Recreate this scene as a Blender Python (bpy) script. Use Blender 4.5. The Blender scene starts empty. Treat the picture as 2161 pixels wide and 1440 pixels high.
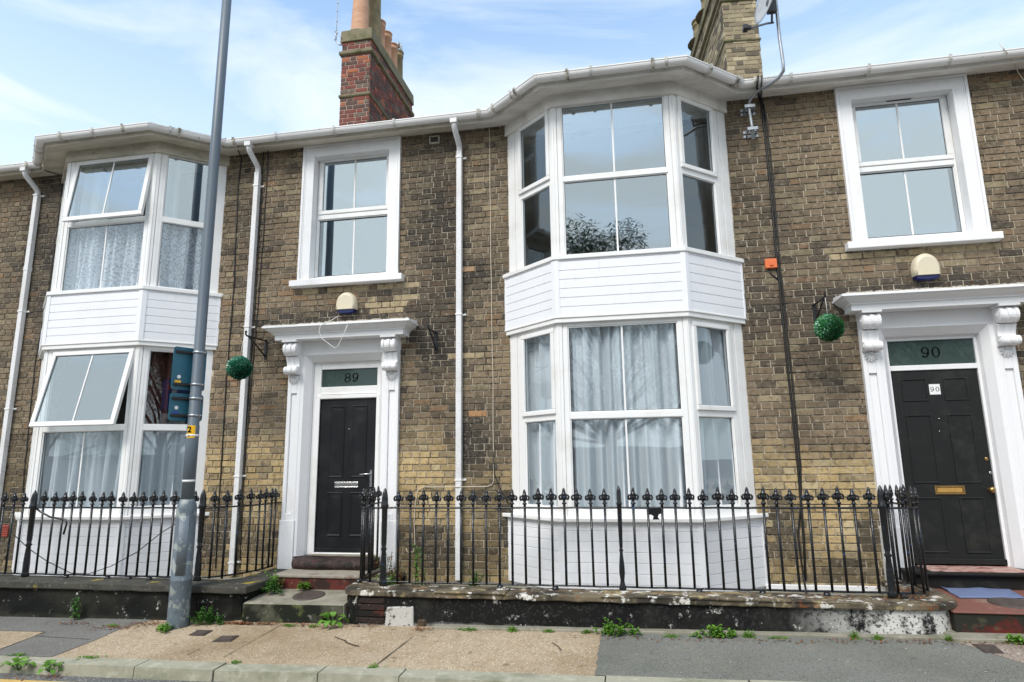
import bpy, bmesh, math, random
import numpy as np
from mathutils import Vector, Matrix, noise
random.seed(7)
PI = math.pi
# ------------------------------------------------------------------ camera, sky, sun, exposure
CAM_D, CAM_Z = 7.36, 1.60
YAW, PITCH, ROLL = -0.18308, 0.18547, -0.01364
FPX, PW, PH = 1336.94, 2161.0, 1440.0
def cam_axes():
    cy, sy = math.cos(YAW), math.sin(YAW)
    f = Vector((sy, cy, 0)); r = Vector((cy, -sy, 0)); u = Vector((0, 0, 1))
    cp, sp = math.cos(PITCH), math.sin(PITCH)
    f2 = f*cp + u*sp; u2 = -f*sp + u*cp
    cr, sr = math.cos(ROLL), math.sin(ROLL)
    return r*cr + u2*sr, -r*sr + u2*cr, f2
RX, UX, FX = cam_axes()
CAM = Vector((0, -CAM_D, CAM_Z))
def ray(px, py): return RX*((px-PW/2)/FPX) + UX*((PH/2-py)/FPX) + FX
def at(px, py, Y=None, Z=None):
    """point of the real plane Y=... or Z=... that the photo shows at a pixel"""
    d = ray(px, py); t = (Y+CAM_D)/d.y if Y is not None else (Z-CAM_Z)/d.z
    return CAM + d*t
def gz(x, y):                      # the pavement climbs gently to the right, falls to the kerb
    return 0.06 + 0.0125*x + 0.03*(y+1.1)
def G(px, py):
    d = ray(px, py)
    t = (0.06 + 0.03*(1.1-CAM_D) - CAM_Z)/(d.z - 0.0125*d.x - 0.03*d.y)
    return CAM + d*t

scn = bpy.context.scene
C = scn.collection
cam = bpy.data.cameras.new('camera'); co = bpy.data.objects.new('camera', cam); C.objects.link(co)
cam.sensor_width = 36; cam.lens = FPX/PW*36; cam.clip_end = 3000; cam.clip_start = 0.05
M = Matrix((RX, UX, -FX)).transposed().to_4x4(); M.translation = CAM
co.matrix_world = M; scn.camera = co

SUN_EL, SUN_AZ = 48.0, 200.0       # azimuth from +Y clockwise: the sun stands over the street, behind the camera
w = bpy.data.worlds.new('World'); scn.world = w; w.use_nodes = True
nt = w.node_tree; N = nt.nodes; Lk = nt.links; N.clear()
out = N.new('ShaderNodeOutputWorld'); bg = N.new('ShaderNodeBackground')
sky = N.new('ShaderNodeTexSky'); sky.sky_type = 'NISHITA'; sky.sun_disc = False
sky.sun_elevation = math.radians(SUN_EL); sky.sun_rotation = math.radians(SUN_AZ)
sky.air_density = 1.0; sky.dust_density = 0.6; sky.ozone_density = 1.2
tc = N.new('ShaderNodeTexCoord'); mp = N.new('ShaderNodeMapping'); mp.inputs['Scale'].default_value = (1.3, 1.3, 5)
mp.inputs['Rotation'].default_value = (0.12, 0.1, 0.3)
n1 = N.new('ShaderNodeTexNoise'); n1.inputs['Scale'].default_value = 2.0; n1.inputs['Detail'].default_value = 9; n1.inputs['Roughness'].default_value = 0.58
n1.inputs['Distortion'].default_value = 0.5
rp = N.new('ShaderNodeMapRange'); rp.inputs[1].default_value = 0.42; rp.inputs[2].default_value = 0.72
rp.inputs[3].default_value = 0.12; rp.inputs[4].default_value = 0.75
mx = N.new('ShaderNodeMix'); mx.data_type = 'RGBA'; mx.inputs[7].default_value = (8.5, 9.2, 9.6, 1)
sep = N.new('ShaderNodeSeparateXYZ'); hz = N.new('ShaderNodeMapRange'); hz.inputs[1].default_value = 0.62; hz.inputs[2].default_value = 0.30
hz.inputs[3].default_value = 0.0; hz.inputs[4].default_value = 0.60
st = N.new('ShaderNodeMapRange'); st.inputs[1].default_value = 0.25; st.inputs[2].default_value = -0.35   # cloudier over the street side
st.inputs[3].default_value = 0.0; st.inputs[4].default_value = 0.22
ad = N.new('ShaderNodeMath'); ad.operation = 'ADD'; ad2 = N.new('ShaderNodeMath'); ad2.operation = 'ADD'; ad2.use_clamp = True
Lk.new(tc.outputs['Generated'], mp.inputs[0]); Lk.new(mp.outputs[0], n1.inputs[0]); Lk.new(n1.outputs[0], rp.inputs[0])
Lk.new(tc.outputs['Generated'], sep.inputs[0]); Lk.new(sep.outputs[2], hz.inputs[0]); Lk.new(sep.outputs[1], st.inputs[0])
Lk.new(hz.outputs[0], ad.inputs[0]); Lk.new(st.outputs[0], ad.inputs[1]); Lk.new(ad.outputs[0], ad2.inputs[0]); Lk.new(rp.outputs[0], ad2.inputs[1])
Lk.new(ad2.outputs[0], mx.inputs[0])
vs_ = N.new('ShaderNodeVectorMath'); vs_.operation = 'MULTIPLY'; vs_.inputs[1].default_value = (2.7, 3.0, 2.9); Lk.new(sky.outputs[0], vs_.inputs[0])
Lk.new(vs_.outputs[0], mx.inputs[6]); Lk.new(mx.outputs[2], bg.inputs[0]); Lk.new(bg.outputs[0], out.inputs[0])
bg.inputs[1].default_value = 0.082
sl = bpy.data.lights.new('sun', 'SUN'); so = bpy.data.objects.new('sun', sl); C.objects.link(so)
sl.energy = 2.0; sl.angle = math.radians(24); sl.color = (1.0, 0.94, 0.86)
az, el = math.radians(SUN_AZ), math.radians(SUN_EL)
sd = Vector((math.sin(az)*math.cos(el), math.cos(az)*math.cos(el), math.sin(el)))
so.rotation_euler = sd.to_track_quat('Z', 'Y').to_euler(); so.location = (0, -20, 30)
scn.view_settings.view_transform = 'Standard'; scn.view_settings.look = 'None'
scn.view_settings.exposure = 0.58; scn.view_settings.gamma = 1
scn.cycles.max_bounces = 8; scn.cycles.transparent_max_bounces = 16

# ------------------------------------------------------------------ materials
def srgb(r, g, b): return tuple(((c/255)/12.92 if c/255 <= .04045 else ((c/255+.055)/1.055)**2.4) for c in (r, g, b)) + (1,)
MATS = {}
def mat(name, base, layers=(), rough=0.6, bump=None, metal=0.0, attr=None, emit=None, coords='pos', rlayer=None, spec=None):
    """base colour with noise-thresholded colour layers; layer = (colour, scale, lo, hi, amount, {stretch, z, detail})"""
    m = bpy.data.materials.new(name); m.use_nodes = True; nt = m.node_tree; N = nt.nodes; L = nt.links
    b = N['Principled BSDF']; b.inputs['Roughness'].default_value = rough; b.inputs['Metallic'].default_value = metal
    if spec is not None: b.inputs['Specular IOR Level'].default_value = spec
    if coords == 'pos': g = N.new('ShaderNodeNewGeometry'); P = g.outputs['Position']
    else: g = N.new('ShaderNodeTexCoord'); P = g.outputs['Object']
    if attr:
        a = N.new('ShaderNodeAttribute'); a.attribute_name = attr; col = a.outputs['Color']
    else:
        r = N.new('ShaderNodeRGB'); r.outputs[0].default_value = tuple(base[:3])+(1,); col = r.outputs[0]
    for i, ly in enumerate(layers):
        c, sc, lo, hi, amt = ly[:5]; o = ly[5] if len(ly) > 5 else {}
        mpn = N.new('ShaderNodeMapping'); mpn.inputs['Scale'].default_value = o.get('stretch', (1, 1, 1)); mpn.inputs['Location'].default_value = (i*3.7+o.get('seed', 0), i*1.3, i*2.1)
        L.new(P, mpn.inputs[0])
        n = N.new('ShaderNodeTexNoise'); n.inputs['Scale'].default_value = sc; n.inputs['Detail'].default_value = o.get('detail', 5); n.inputs['Roughness'].default_value = o.get('r', .6)
        L.new(mpn.outputs[0], n.inputs[0])
        mr = N.new('ShaderNodeMapRange'); mr.inputs[1].default_value = lo; mr.inputs[2].default_value = hi; mr.inputs[3].default_value = 0; mr.inputs[4].default_value = amt
        L.new(n.outputs[0], mr.inputs[0]); f = mr.outputs[0]
        for ax in ('x', 'y', 'z'):
            if ax in o:
                s = N.new('ShaderNodeSeparateXYZ'); L.new(P, s.inputs[0])
                # shift the range by the noise so that the edge of the worn zone is ragged
                nn = N.new('ShaderNodeMath'); nn.operation = 'MULTIPLY_ADD'; nn.inputs[1].default_value = o.get('rag', .12); L.new(n.outputs[0], nn.inputs[0]); L.new(s.outputs['xyz'.index(ax)], nn.inputs[2])
                z = N.new('ShaderNodeMapRange'); z.inputs[1].default_value = o[ax][0]; z.inputs[2].default_value = o[ax][1]; z.inputs[3].default_value = 0; z.inputs[4].default_value = 1
                L.new(nn.outputs[0], z.inputs[0])
                mu = N.new('ShaderNodeMath'); mu.operation = 'MULTIPLY'; L.new(f, mu.inputs[0]); L.new(z.outputs[0], mu.inputs[1]); f = mu.outputs[0]
        mxn = N.new('ShaderNodeMix'); mxn.data_type = 'RGBA'; L.new(f, mxn.inputs[0]); L.new(col, mxn.inputs[6]); mxn.inputs[7].default_value = tuple(c[:3])+(1,)
        if o.get('mul'): mxn.blend_type = 'MULTIPLY'
        col = mxn.outputs[2]
    L.new(col, b.inputs['Base Color'])
    if bump:
        bl = bump if isinstance(bump, list) else [bump]; prev = None
        for sc, stg, *rest in bl:
            n = N.new('ShaderNodeTexNoise'); n.inputs['Scale'].default_value = sc; n.inputs['Detail'].default_value = 6; L.new(P, n.inputs[0])
            bn = N.new('ShaderNodeBump'); bn.inputs['Strength'].default_value = stg; bn.inputs['Distance'].default_value = rest[0] if rest else .01
            L.new(n.outputs[0], bn.inputs['Height'])
            if prev: L.new(prev, bn.inputs['Normal'])
            prev = bn.outputs[0]
        L.new(prev, b.inputs['Normal'])
    if emit: b.inputs['Emission Color'].default_value = emit; b.inputs['Emission Strength'].default_value = 1
    MATS[name] = m; return m

W85 = (.80, .80, .80)
upvc = mat('white_upvc', (.83, .83, .82), [((.50, .47, .40), 2.2, .52, .80, .45), ((.42, .38, .30), 14, .66, .86, .5, {'stretch': (1, 1, .3)})], .32, (60, .03))
clad = mat('white_cladding', (.83, .84, .87), [((.48, .46, .42), 26, .62, .80, .40, {'stretch': (1, 1, .10)}), ((.56, .56, .55), 1.6, .5, .85, .35), ((.5, .47, .4), 30, .66, .86, .3, {'stretch': (1, 1, .25)})], .4, (90, .03))
gut = mat('weathered_gutter', (.84, .83, .82), [((.50, .45, .38), 4, .56, .80, .6, {'stretch': (.6, 1, 1)}), ((.12, .12, .08), 16, .66, .74, .8)], .4, (60, .05))
sofm = mat('soffit_board', (.80, .78, .74), [((.42, .38, .32), 3, .45, .75, .7, {'stretch': (.6, 2, 1)}), ((.20, .20, .13), 18, .64, .84, .5)], .6, (40, .06))
stsof = mat('stained_soffit', (.66, .62, .53), [((.42, .38, .30), 3, .44, .70, .8, {'stretch': (.5, 2, 1)}), ((.12, .13, .06), 7, .62, .78, .75, {'stretch': (.7, 1, 2)})], .7, (40, .1))
clipm = mat('grey_clip', (.62, .61, .58), [((.2, .18, .14), 30, .5, .7, .7)], .5)
grime = mat('grimy_union', (.60, .57, .50), [((.08, .075, .05), 16, .50, .60, .9)], .6)
dirtsof = mat('mouldy_soffit', (.56, .52, .43), [((.33, .30, .23), 4, .40, .70, .8, {'stretch': (.5, 2, 2)}), ((.10, .12, .045), 9, .58, .75, .8, {'stretch': (1, 1, 3)})], .7, (40, .1))
plast = mat('white_masonry_paint', (.84, .84, .85), [((.50, .46, .38), 30, .60, .80, .45, {'stretch': (1, 1, .12)}), ((.55, .53, .48), 2.0, .55, .85, .4), ((.38, .33, .26), 24, .70, .85, .6), ((.45, .28, .18), 7, .66, .85, .35)], .5, [(30, .12), (140, .10, .004)])
plastb = mat('white_doorcase_paint', (.82, .82, .83), [((.55, .53, .48), 3.0, .58, .88, .4), ((.30, .29, .26), 9, .35, .75, .75, {'z': (.75, .42), 'rag': .35}), ((.40, .32, .24), 40, .70, .84, .5)], .5, [(25, .15), (140, .12, .004)])
brick = mat('stock_brick', (.3, .25, .2), [((.52, .47, .38), 22, .56, .76, .55), ((.22, .21, .19), 17, .50, .72, .85, {'mul': 1}), ((.70, .68, .62), 44, .685, .74, .85), ((.66, .64, .58), 9, .70, .735, .8, {'stretch': (1.6, 1, .5)}), ((.30, .28, .26), 1.3, .50, .74, .55, {'mul': 1, 'stretch': (1.6, 1, .7)})], .93, [(55, .7, .006), (180, .35, .003)], attr='bcol')
mortar = mat('lime_mortar', (.47, .40, .30), [((.06, .05, .04), 2.2, .46, .60, .90, {'detail': 8}), ((.74, .68, .56), 30, .52, .70, .7), ((.05, .045, .035), 24, .60, .70, .8)], .95, [(90, .6, .004)])
redbrick = mat('red_brick', (.3, .1, .05), [((.55, .40, .30), 30, .62, .82, .35), ((.4, .36, .34), 12, .5, .8, .6, {'mul': 1})], .9, [(60, .6, .006)], attr='bcol')
stucco = mat('weathered_stack_cement', (.22, .19, .12), [((.10, .11, .04), 5, .45, .66, .9), ((.40, .36, .28), 22, .60, .80, .6)], .95, [(30, .7, .01)])
terra = mat('terracotta', (.60, .34, .21), [((.42, .22, .14), 4, .4, .7, .7, {'stretch': (1, 1, 3)}), ((.22, .19, .12), 6, .58, .75, .5)], .75, (50, .2))
terrad = mat('sooty_terracotta', (.28, .22, .12), [((.12, .11, .06), 6, .42, .70, .8), ((.40, .30, .18), 20, .60, .80, .5)], .85, (50, .25))
slate = mat('roof_slate', (.12, .105, .09), [((.06, .055, .05), 9, .4, .7, .8), ((.22, .20, .12), 20, .62, .75, .7)], .8, (30, .4))
iron = mat('black_iron_paint', (.010, .011, .013), [((.03, .07, .16), 24, .64, .68, .9), ((.09, .045, .025), 18, .665, .70, .8, {'seed': 9}), ((.35, .35, .35), 70, .74, .77, .6)], .22, (55, .35))
door89 = mat('black_composite_door', (.010, .011, .013), [((.030, .030, .032), 4, .50, .74, .6)], .36, (300, .10, .002), spec=.3)
door90 = mat('black_painted_door', (.015, .016, .016), [((.045, .043, .038), 5, .52, .74, .6), ((.05, .05, .05), 60, .64, .8, .4)], .34, (120, .22, .003), spec=.3)
chrome = mat('satin_chrome', (.62, .62, .62), [], .25, None, 1.0)
brass = mat('old_brass', (.50, .32, .12), [((.25, .15, .07), 30, .4, .7, .6)], .35, None, .9)
brassp = mat('brass_flap', (.62, .36, .10), [((.4, .22, .07), 30, .5, .8, .6)], .4, None, .5)
cream = mat('cream_plastic', (.66, .59, .44), [((.50, .43, .30), 8, .5, .8, .5)], .45)
bluel = mat('blue_lens', (.01, .015, .09), [], .2)
orange = mat('orange_plastic', (.75, .17, .05), [((.5, .12, .04), 12, .5, .8, .5)], .5)
galv = mat('galvanised_steel', (.42, .44, .46), [((.25, .26, .27), 20, .45, .7, .6)], .35, None, .8)
lampm = mat('grey_lamp_paint', (.115, .145, .175), [((.085, .11, .14), 1.2, .4, .7, .6), ((.45, .46, .44), 16, .70, .74, .6)], .42, (60, .05))
lampb = mat('peeling_grey_paint', (.115, .145, .175), [((.34, .37, .34), 7, .535, .575, .75, {'detail': 8, 'r': .7}), ((.06, .07, .085), 22, .60, .66, .6), ((.65, .66, .64), 30, .72, .74, .7)], .5, [(12, .3, .01)])
bandm = mat('white_band', (.75, .75, .73), [], .5)
signbk = mat('blue_grey_sign_back', (.016, .125, .18), [((.012, .08, .14), 5, .4, .75, .6), ((.10, .28, .38), 60, .68, .74, .5)], .45)
signbl = mat('sign_blue', (.01, .05, .30), [], .35)
signwh = mat('sign_white', (.8, .8, .8), [], .4)
signrd = mat('sign_red', (.45, .02, .02), [], .4)
black = mat('black_plastic', (.012, .012, .013), [], .45)
inkm = mat('black_ink', (.006, .006, .006), [], .9, spec=.05)
yel = mat('yellow_sticker', (.85, .47, .01), [], .45)
cabk = mat('black_cable', (.012, .012, .012), [((.10, .09, .08), 60, .62, .75, .6)], .5)
cabb = mat('beige_cable', (.62, .55, .45), [], .5)
cabw = mat('white_flex', (.75, .74, .70), [], .5)
ventm = mat('vent_plastic', (.28, .24, .19), [((.08, .07, .05), 15, .5, .7, .7)], .7)
clay = mat('clay_air_brick', (.35, .07, .05), [((.15, .04, .03), 12, .5, .7, .7)], .8)
roomm = mat('plain_interior_paint', (.34, .35, .33), [], .9)
roofm = slate
cop = mat('flaking_coping', (.165, .135, .09), [((.035, .032, .027), 3.2, .42, .58, .9, {'detail': 8}), ((.42, .33, .17), 5, .56, .66, .8, {'detail': 8, 'seed': 3}), ((.70, .68, .63), 7, .555, .60, .9, {'detail': 9, 'r': .7, 'seed': 5}), ((.20, .075, .03), 6, .60, .68, .85, {'seed': 8})], .85, [(14, .8, .02), (70, .4, .006)], spec=.15)
copg = mat('mossy_grey_coping', (.075, .072, .060), [((.05, .05, .045), 4, .42, .62, .8), ((.30, .29, .26), 18, .60, .70, .8, {'detail': 8}), ((.33, .26, .03), 3.3, .615, .66, .9, {'seed': 4}), ((.62, .62, .6), 12, .68, .71, .85, {'x': (-4.9, -4.3)})], .85, [(16, .7, .015), (70, .4, .006)], spec=.15)
blackr = mat('black_flaking_render', (.009, .009, .009), [((.05, .05, .04), 2.0, .50, .78, .7), ((.50, .49, .46), 10, .61, .645, .85, {'detail': 9, 'r': .75}), ((.52, .51, .49), 4, .30, .45, .95, {'z': (.14, .07), 'rag': .13, 'detail': 8}), ((.62, .61, .58), 6, .40, .50, .95, {'x': (1.55, 2.35), 'rag': .5, 'detail': 9, 'r': .7}), ((.03, .03, .03), 34, .57, .60, .85, {'detail': 3})], .7, [(10, .5, .02), (60, .3, .005)], spec=.15)
blackr2 = mat('black_stained_render', (.008, .009, .008), [((.055, .055, .04), 1.6, .48, .76, .7), ((.60, .60, .55), 9, .605, .63, .9, {'detail': 9, 'r': .8}), ((.13, .13, .09), 4, .35, .6, .8, {'z': (.10, -.02), 'rag': .12})], .7, [(10, .5, .02), (60, .3, .005)], spec=.15)
whiter = mat('flaked_white_render', (.47, .46, .43), [((.05, .048, .042), 14, .555, .60, .95, {'detail': 8}), ((.35, .33, .28), 3, .5, .75, .5)], .8, [(12, .5, .02)])
oldbr = mat('exposed_wall_brick', (.05, .035, .028), [((.12, .035, .025), 5, .60, .70, .7), ((.015, .015, .014), 9, .50, .62, .85), ((.4, .38, .34), 26, .68, .71, .8)], .9, [(30, .8, .02)], attr='bcol', spec=.15)
conc = mat('stained_concrete', (.27, .25, .195), [((.13, .125, .08), 4, .42, .68, .8), ((.42, .40, .33), 18, .56, .74, .6), ((.05, .05, .045), 30, .66, .74, .7)], .9, [(60, .35, .006)])
concf = mat('mossy_riser', (.09, .09, .065), [((.014, .016, .012), 4, .38, .56, .97, {'detail': 7}), ((.33, .33, .28), 14, .62, .70, .75, {'detail': 8}), ((.17, .21, .07), 7, .58, .70, .6)], .9, [(30, .5, .01)], spec=.15)
redst = mat('worn_red_step_riser', (.115, .030, .024), [((.030, .022, .018), 5, .44, .60, .92, {'detail': 8}), ((.30, .035, .022), 5, .57, .65, .9, {'seed': 5, 'detail': 7}), ((.20, .19, .14), 6, .60, .72, .8, {'seed': 11}), ((.5, .45, .38), 40, .70, .75, .6)], .75, [(30, .5, .01)], spec=.15)
stept = mat('worn_step_tread', (.30, .27, .22), [((.12, .05, .04), 4, .50, .66, .8), ((.13, .12, .09), 12, .54, .72, .6), ((.48, .45, .40), 30, .62, .78, .5)], .85, [(50, .35, .006)])
stepd = mat('dark_plum_step', (.060, .040, .038), [((.02, .02, .018), 5, .46, .60, .9), ((.16, .10, .09), 26, .56, .72, .8, {'stretch': (1, 1, .25)}), ((.20, .02, .015), 8, .64, .70, .8)], .75, [(26, .7, .012)], spec=.15)
redpt = mat('red_painted_platform', (.19, .075, .055), [((.28, .22, .17), 5, .54, .72, .75), ((.09, .05, .04), 3.5, .52, .72, .7), ((.06, .06, .05), 30, .64, .74, .6), ((.40, .37, .32), 55, .66, .76, .5)], .7, [(60, .3, .005)])
redris = mat('black_and_red_riser', (.026, .026, .021), [((.12, .020, .016), 2.6, .52, .60, .9, {'detail': 6}), ((.12, .12, .07), 5, .60, .70, .7, {'seed': 6}), ((.5, .48, .44), 50, .72, .75, .8)], .65, [(30, .4, .01)], spec=.15)
blkst = mat('black_step', (.016, .015, .014), [((.35, .33, .30), 50, .74, .77, .6), ((.05, .05, .045), 5, .5, .75, .6)], .55, [(30, .5, .01)], spec=.15)
wornth = mat('worn_pink_threshold', (.42, .26, .22), [((.20, .04, .03), 14, .52, .62, .85, {'stretch': (.4, 1, 1)}), ((.62, .52, .44), 22, .55, .68, .8), ((.03, .028, .026), 9, .60, .66, .9)], .75, [(50, .4, .006)])
kerbm = mat('kerb_concrete', (.34, .325, .245), [((.17, .18, .11), 3.2, .46, .70, .8), ((.50, .48, .38), 10, .52, .72, .7), ((.06, .06, .05), 45, .66, .72, .8)], .9, [(70, .5, .005), (9, .4, .02)])
kerbf = kerbm
aggr = None
soil = mat('soil_and_debris', (.05, .036, .024), [((.13, .075, .04), 12, .45, .7, .8), ((.02, .017, .012), 30, .5, .7, .7)], .95, [(40, .9, .02)])
matb = mat('faded_blue_mat', (.135, .175, .29), [((.10, .13, .27), 6, .4, .7, .6), ((.30, .34, .46), 40, .6, .8, .4)], .9, [(150, .5, .003)])
ironc = mat('rusty_cast_iron', (.075, .055, .045), [((.035, .03, .028), 20, .45, .65, .8), ((.15, .10, .07), 60, .6, .75, .6)], .65, [(90, .5, .004)])
yline = mat('yellow_road_paint', (.60, .40, .12), [((.30, .25, .16), 16, .5, .7, .6)], .7, (80, .4))
drape = mat('dark_red_drape', (.11, .028, .020), [], .9)

def speck(name, c0, c1, c2, sc, pale, dark, patch, bump):
    """pebbly paving: voronoi chips of two tones with pale and dark chips, over broad stains"""
    m = bpy.data.materials.new(name); m.use_nodes = True; nt = m.node_tree; N = nt.nodes; L = nt.links; b = N['Principled BSDF']; b.inputs['Roughness'].default_value = .9
    g = N.new('ShaderNodeNewGeometry'); v = N.new('ShaderNodeTexVoronoi'); v.inputs['Scale'].default_value = sc; L.new(g.outputs['Position'], v.inputs['Vector'])
    s = N.new('ShaderNodeSeparateColor'); L.new(v.outputs['Color'], s.inputs[0])
    r = N.new('ShaderNodeValToRGB'); L.new(s.outputs[0], r.inputs[0]); cr = r.color_ramp; cr.interpolation = 'CONSTANT'
    cr.elements[0].position = 0; cr.elements[0].color = (*c0, 1); e = cr.elements[1]; e.position = .35; e.color = (*c1, 1)
    for p, c in ((.65, c2), (.90, pale), (.96, dark)):
        e = cr.elements.new(p); e.color = (*c, 1)
    col = r.outputs[0]
    for i, (c, scl, lo, hi, a) in enumerate(patch):
        n = N.new('ShaderNodeTexNoise'); n.inputs['Scale'].default_value = scl; n.inputs['Detail'].default_value = 6; n.noise_dimensions = '4D'; n.inputs['W'].default_value = i*2.3; L.new(g.outputs['Position'], n.inputs['Vector'])
        mr = N.new('ShaderNodeMapRange'); mr.inputs[1].default_value = lo; mr.inputs[2].default_value = hi; mr.inputs[4].default_value = a; L.new(n.outputs[0], mr.inputs[0])
        mxx = N.new('ShaderNodeMix'); mxx.data_type = 'RGBA'; mxx.blend_type = 'MULTIPLY' if i % 2 == 0 else 'MIX'; L.new(mr.outputs[0], mxx.inputs[0]); L.new(col, mxx.inputs[6]); mxx.inputs[7].default_value = (*c, 1); col = mxx.outputs[2]
    L.new(col, b.inputs['Base Color'])
    bn = N.new('ShaderNodeBump'); bn.inputs['Strength'].default_value = bump; bn.inputs['Distance'].default_value = .004; L.new(v.outputs['Distance'], bn.inputs['Height']); L.new(bn.outputs[0], b.inputs['Normal'])
    return m
aggr = speck('exposed_aggregate', (.44, .34, .225), (.37, .28, .185), (.42, .34, .24), 110, (.66, .58, .46), (.19, .145, .10), [((.60, .54, .44), .9, .44, .66, .75), ((.20, .15, .09), 4, .58, .76, .55), ((.40, .36, .32), 11, .64, .70, .7), ((.50, .44, .36), 2.2, .60, .74, .5), ((.75, .70, .6), 12, .5, .7, .5)], .6)
tarm = speck('grey_tarmac', (.185, .18, .165), (.150, .147, .135), (.205, .20, .18), 150, (.26, .25, .23), (.05, .05, .05), [((.66, .64, .60), .9, .42, .64, .7), ((.20, .175, .13), 4, .58, .76, .6), ((.5, .48, .45), 12, .64, .70, .7)], .5)
tarmg = speck('green_grey_tarmac', (.180, .180, .155), (.145, .148, .128), (.205, .20, .175), 150, (.26, .25, .23), (.05, .05, .05), [((.66, .68, .62), .9, .42, .64, .7), ((.22, .20, .15), 4, .58, .76, .6), ((.5, .5, .46), 12, .64, .70, .7)], .5)
pinkt = speck('pink_grey_tarmac', (.30, .235, .185), (.23, .18, .145), (.33, .27, .22), 100, (.50, .44, .38), (.08, .07, .06), [((.7, .66, .6), 2.0, .42, .66, .6), ((.10, .08, .06), 7, .62, .80, .5)], .5)
roadm = speck('road_asphalt', (.13, .13, .125), (.09, .09, .09), (.17, .165, .155), 90, (.32, .31, .29), (.045, .045, .045), [((.7, .7, .68), 1.0, .42, .66, .5), ((.16, .14, .11), 6, .62, .80, .4)], .6)

def glass_mat(name, tint, refl, rough=0.0, opaque=None):
    m = bpy.data.materials.new(name); m.use_nodes = True; nt = m.node_tree; N = nt.nodes; L = nt.links; N.clear()
    o = N.new('ShaderNodeOutputMaterial'); t = N.new('ShaderNodeBsdfTransparent'); t.inputs[0].default_value = (*tint, 1)
    g = N.new('ShaderNodeBsdfGlossy'); g.inputs['Roughness'].default_value = rough; g.inputs['Color'].default_value = (.90, .97, 1, 1)
    f = N.new('ShaderNodeLayerWeight'); f.inputs[0].default_value = .08
    mr = N.new('ShaderNodeMapRange'); mr.inputs[3].default_value = refl; mr.inputs[4].default_value = 1.0; L.new(f.outputs['Fresnel'], mr.inputs[0])
    ge = N.new('ShaderNodeNewGeometry'); n = N.new('ShaderNodeTexNoise'); n.inputs['Scale'].default_value = 1.6; n.inputs['Detail'].default_value = 1; L.new(ge.outputs['Position'], n.inputs[0])
    bn = N.new('ShaderNodeBump'); bn.inputs['Strength'].default_value = .15; bn.inputs['Distance'].default_value = .01; L.new(n.outputs[0], bn.inputs['Height']); L.new(bn.outputs[0], g.inputs['Normal'])
    mxs = N.new('ShaderNodeMixShader'); L.new(mr.outputs[0], mxs.inputs[0])
    if opaque:
        d = N.new('ShaderNodeBsdfDiffuse'); d.inputs[0].default_value = (*opaque, 1); L.new(d.outputs[0], mxs.inputs[1])
    else: L.new(t.outputs[0], mxs.inputs[1])
    L.new(g.outputs[0], mxs.inputs[2]); L.new(mxs.outputs[0], o.inputs[0]); return m
glass = glass_mat('window_glass', (.94, .965, .98), .08)
glassu = glass_mat('upper_bay_glass', (.86, .90, .92), .29)
glassf = glass_mat('double_glazed_glass', (.70, .76, .78), .44)
fang = glass_mat('obscured_fanlight_glass', (.5, .6, .6), .03, .02, opaque=(.048, .074, .068))

def curtain_mat(name, c, tr):
    m = bpy.data.materials.new(name); m.use_nodes = True; nt = m.node_tree; N = nt.nodes; L = nt.links; N.clear()
    o = N.new('ShaderNodeOutputMaterial'); d = N.new('ShaderNodeBsdfDiffuse'); d.inputs[0].default_value = (*c, 1)
    t = N.new('ShaderNodeBsdfTransparent'); l = N.new('ShaderNodeBsdfTranslucent'); l.inputs[0].default_value = (*c, 1)
    a = N.new('ShaderNodeMixShader'); a.inputs[0].default_value = .15; L.new(d.outputs[0], a.inputs[1]); L.new(l.outputs[0], a.inputs[2])
    g = N.new('ShaderNodeNewGeometry'); n = N.new('ShaderNodeTexNoise'); n.inputs['Scale'].default_value = 34; n.inputs['Detail'].default_value = 3; L.new(g.outputs['Position'], n.inputs[0])
    mr = N.new('ShaderNodeMapRange'); mr.inputs[1].default_value = .45; mr.inputs[2].default_value = .62; mr.inputs[3].default_value = tr[0]; mr.inputs[4].default_value = tr[1]; L.new(n.outputs[0], mr.inputs[0])
    b = N.new('ShaderNodeMixShader'); L.new(mr.outputs[0], b.inputs[0]); L.new(a.outputs[0], b.inputs[1]); L.new(t.outputs[0], b.inputs[2]); L.new(b.outputs[0], o.inputs[0]); return m
netm = curtain_mat('net_curtain', (.85, .87, .885), (.10, .11))
lacem = curtain_mat('lace_curtain', (.86, .87, .90), (.08, .5))

def leafmat(name, c1, c2):
    m = mat(name, c1, [(c2, 30, .4, .65, .9)], .5, spec=.3)
    b = m.node_tree.nodes['Principled BSDF']; b.inputs['Subsurface Weight'].default_value = 0
    return m
leafb = leafmat('bright_weed_leaf', (.12, .26, .025), (.06, .15, .015))
leafd = leafmat('dark_weed_leaf', (.035, .10, .015), (.07, .17, .03))
leafg = leafmat('grass_blade', (.16, .30, .03), (.08, .17, .02))
leafbr = leafmat('dead_leaf', (.22, .08, .03), (.10, .045, .02))
boxl = mat('plastic_leaf', (.008, .19, .10), [((.003, .09, .05), 46, .48, .56, .9), ((.30, .65, .50), 60, .64, .68, .9)], .3)  # pale flecks are leaf glitter put into the colour
boxl2 = mat('plastic_leaf_green', (.022, .19, .04), [((.008, .08, .018), 46, .48, .56, .9), ((.35, .60, .35), 60, .64, .68, .9)], .3)  # same glitter flecks painted in, on a greener leaf
glintm = mat('painted_leaf_glint', (.22, .48, .34), [], .35)  # pale tone standing in for highlights on the topiary leaves
treel = leafmat('tree_leaf', (.075, .13, .035), (.05, .09, .02))
bark = mat('bark', (.10, .08, .06), [((.05, .04, .03), 8, .4, .7, .8)], .9, (20, .6))

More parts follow.
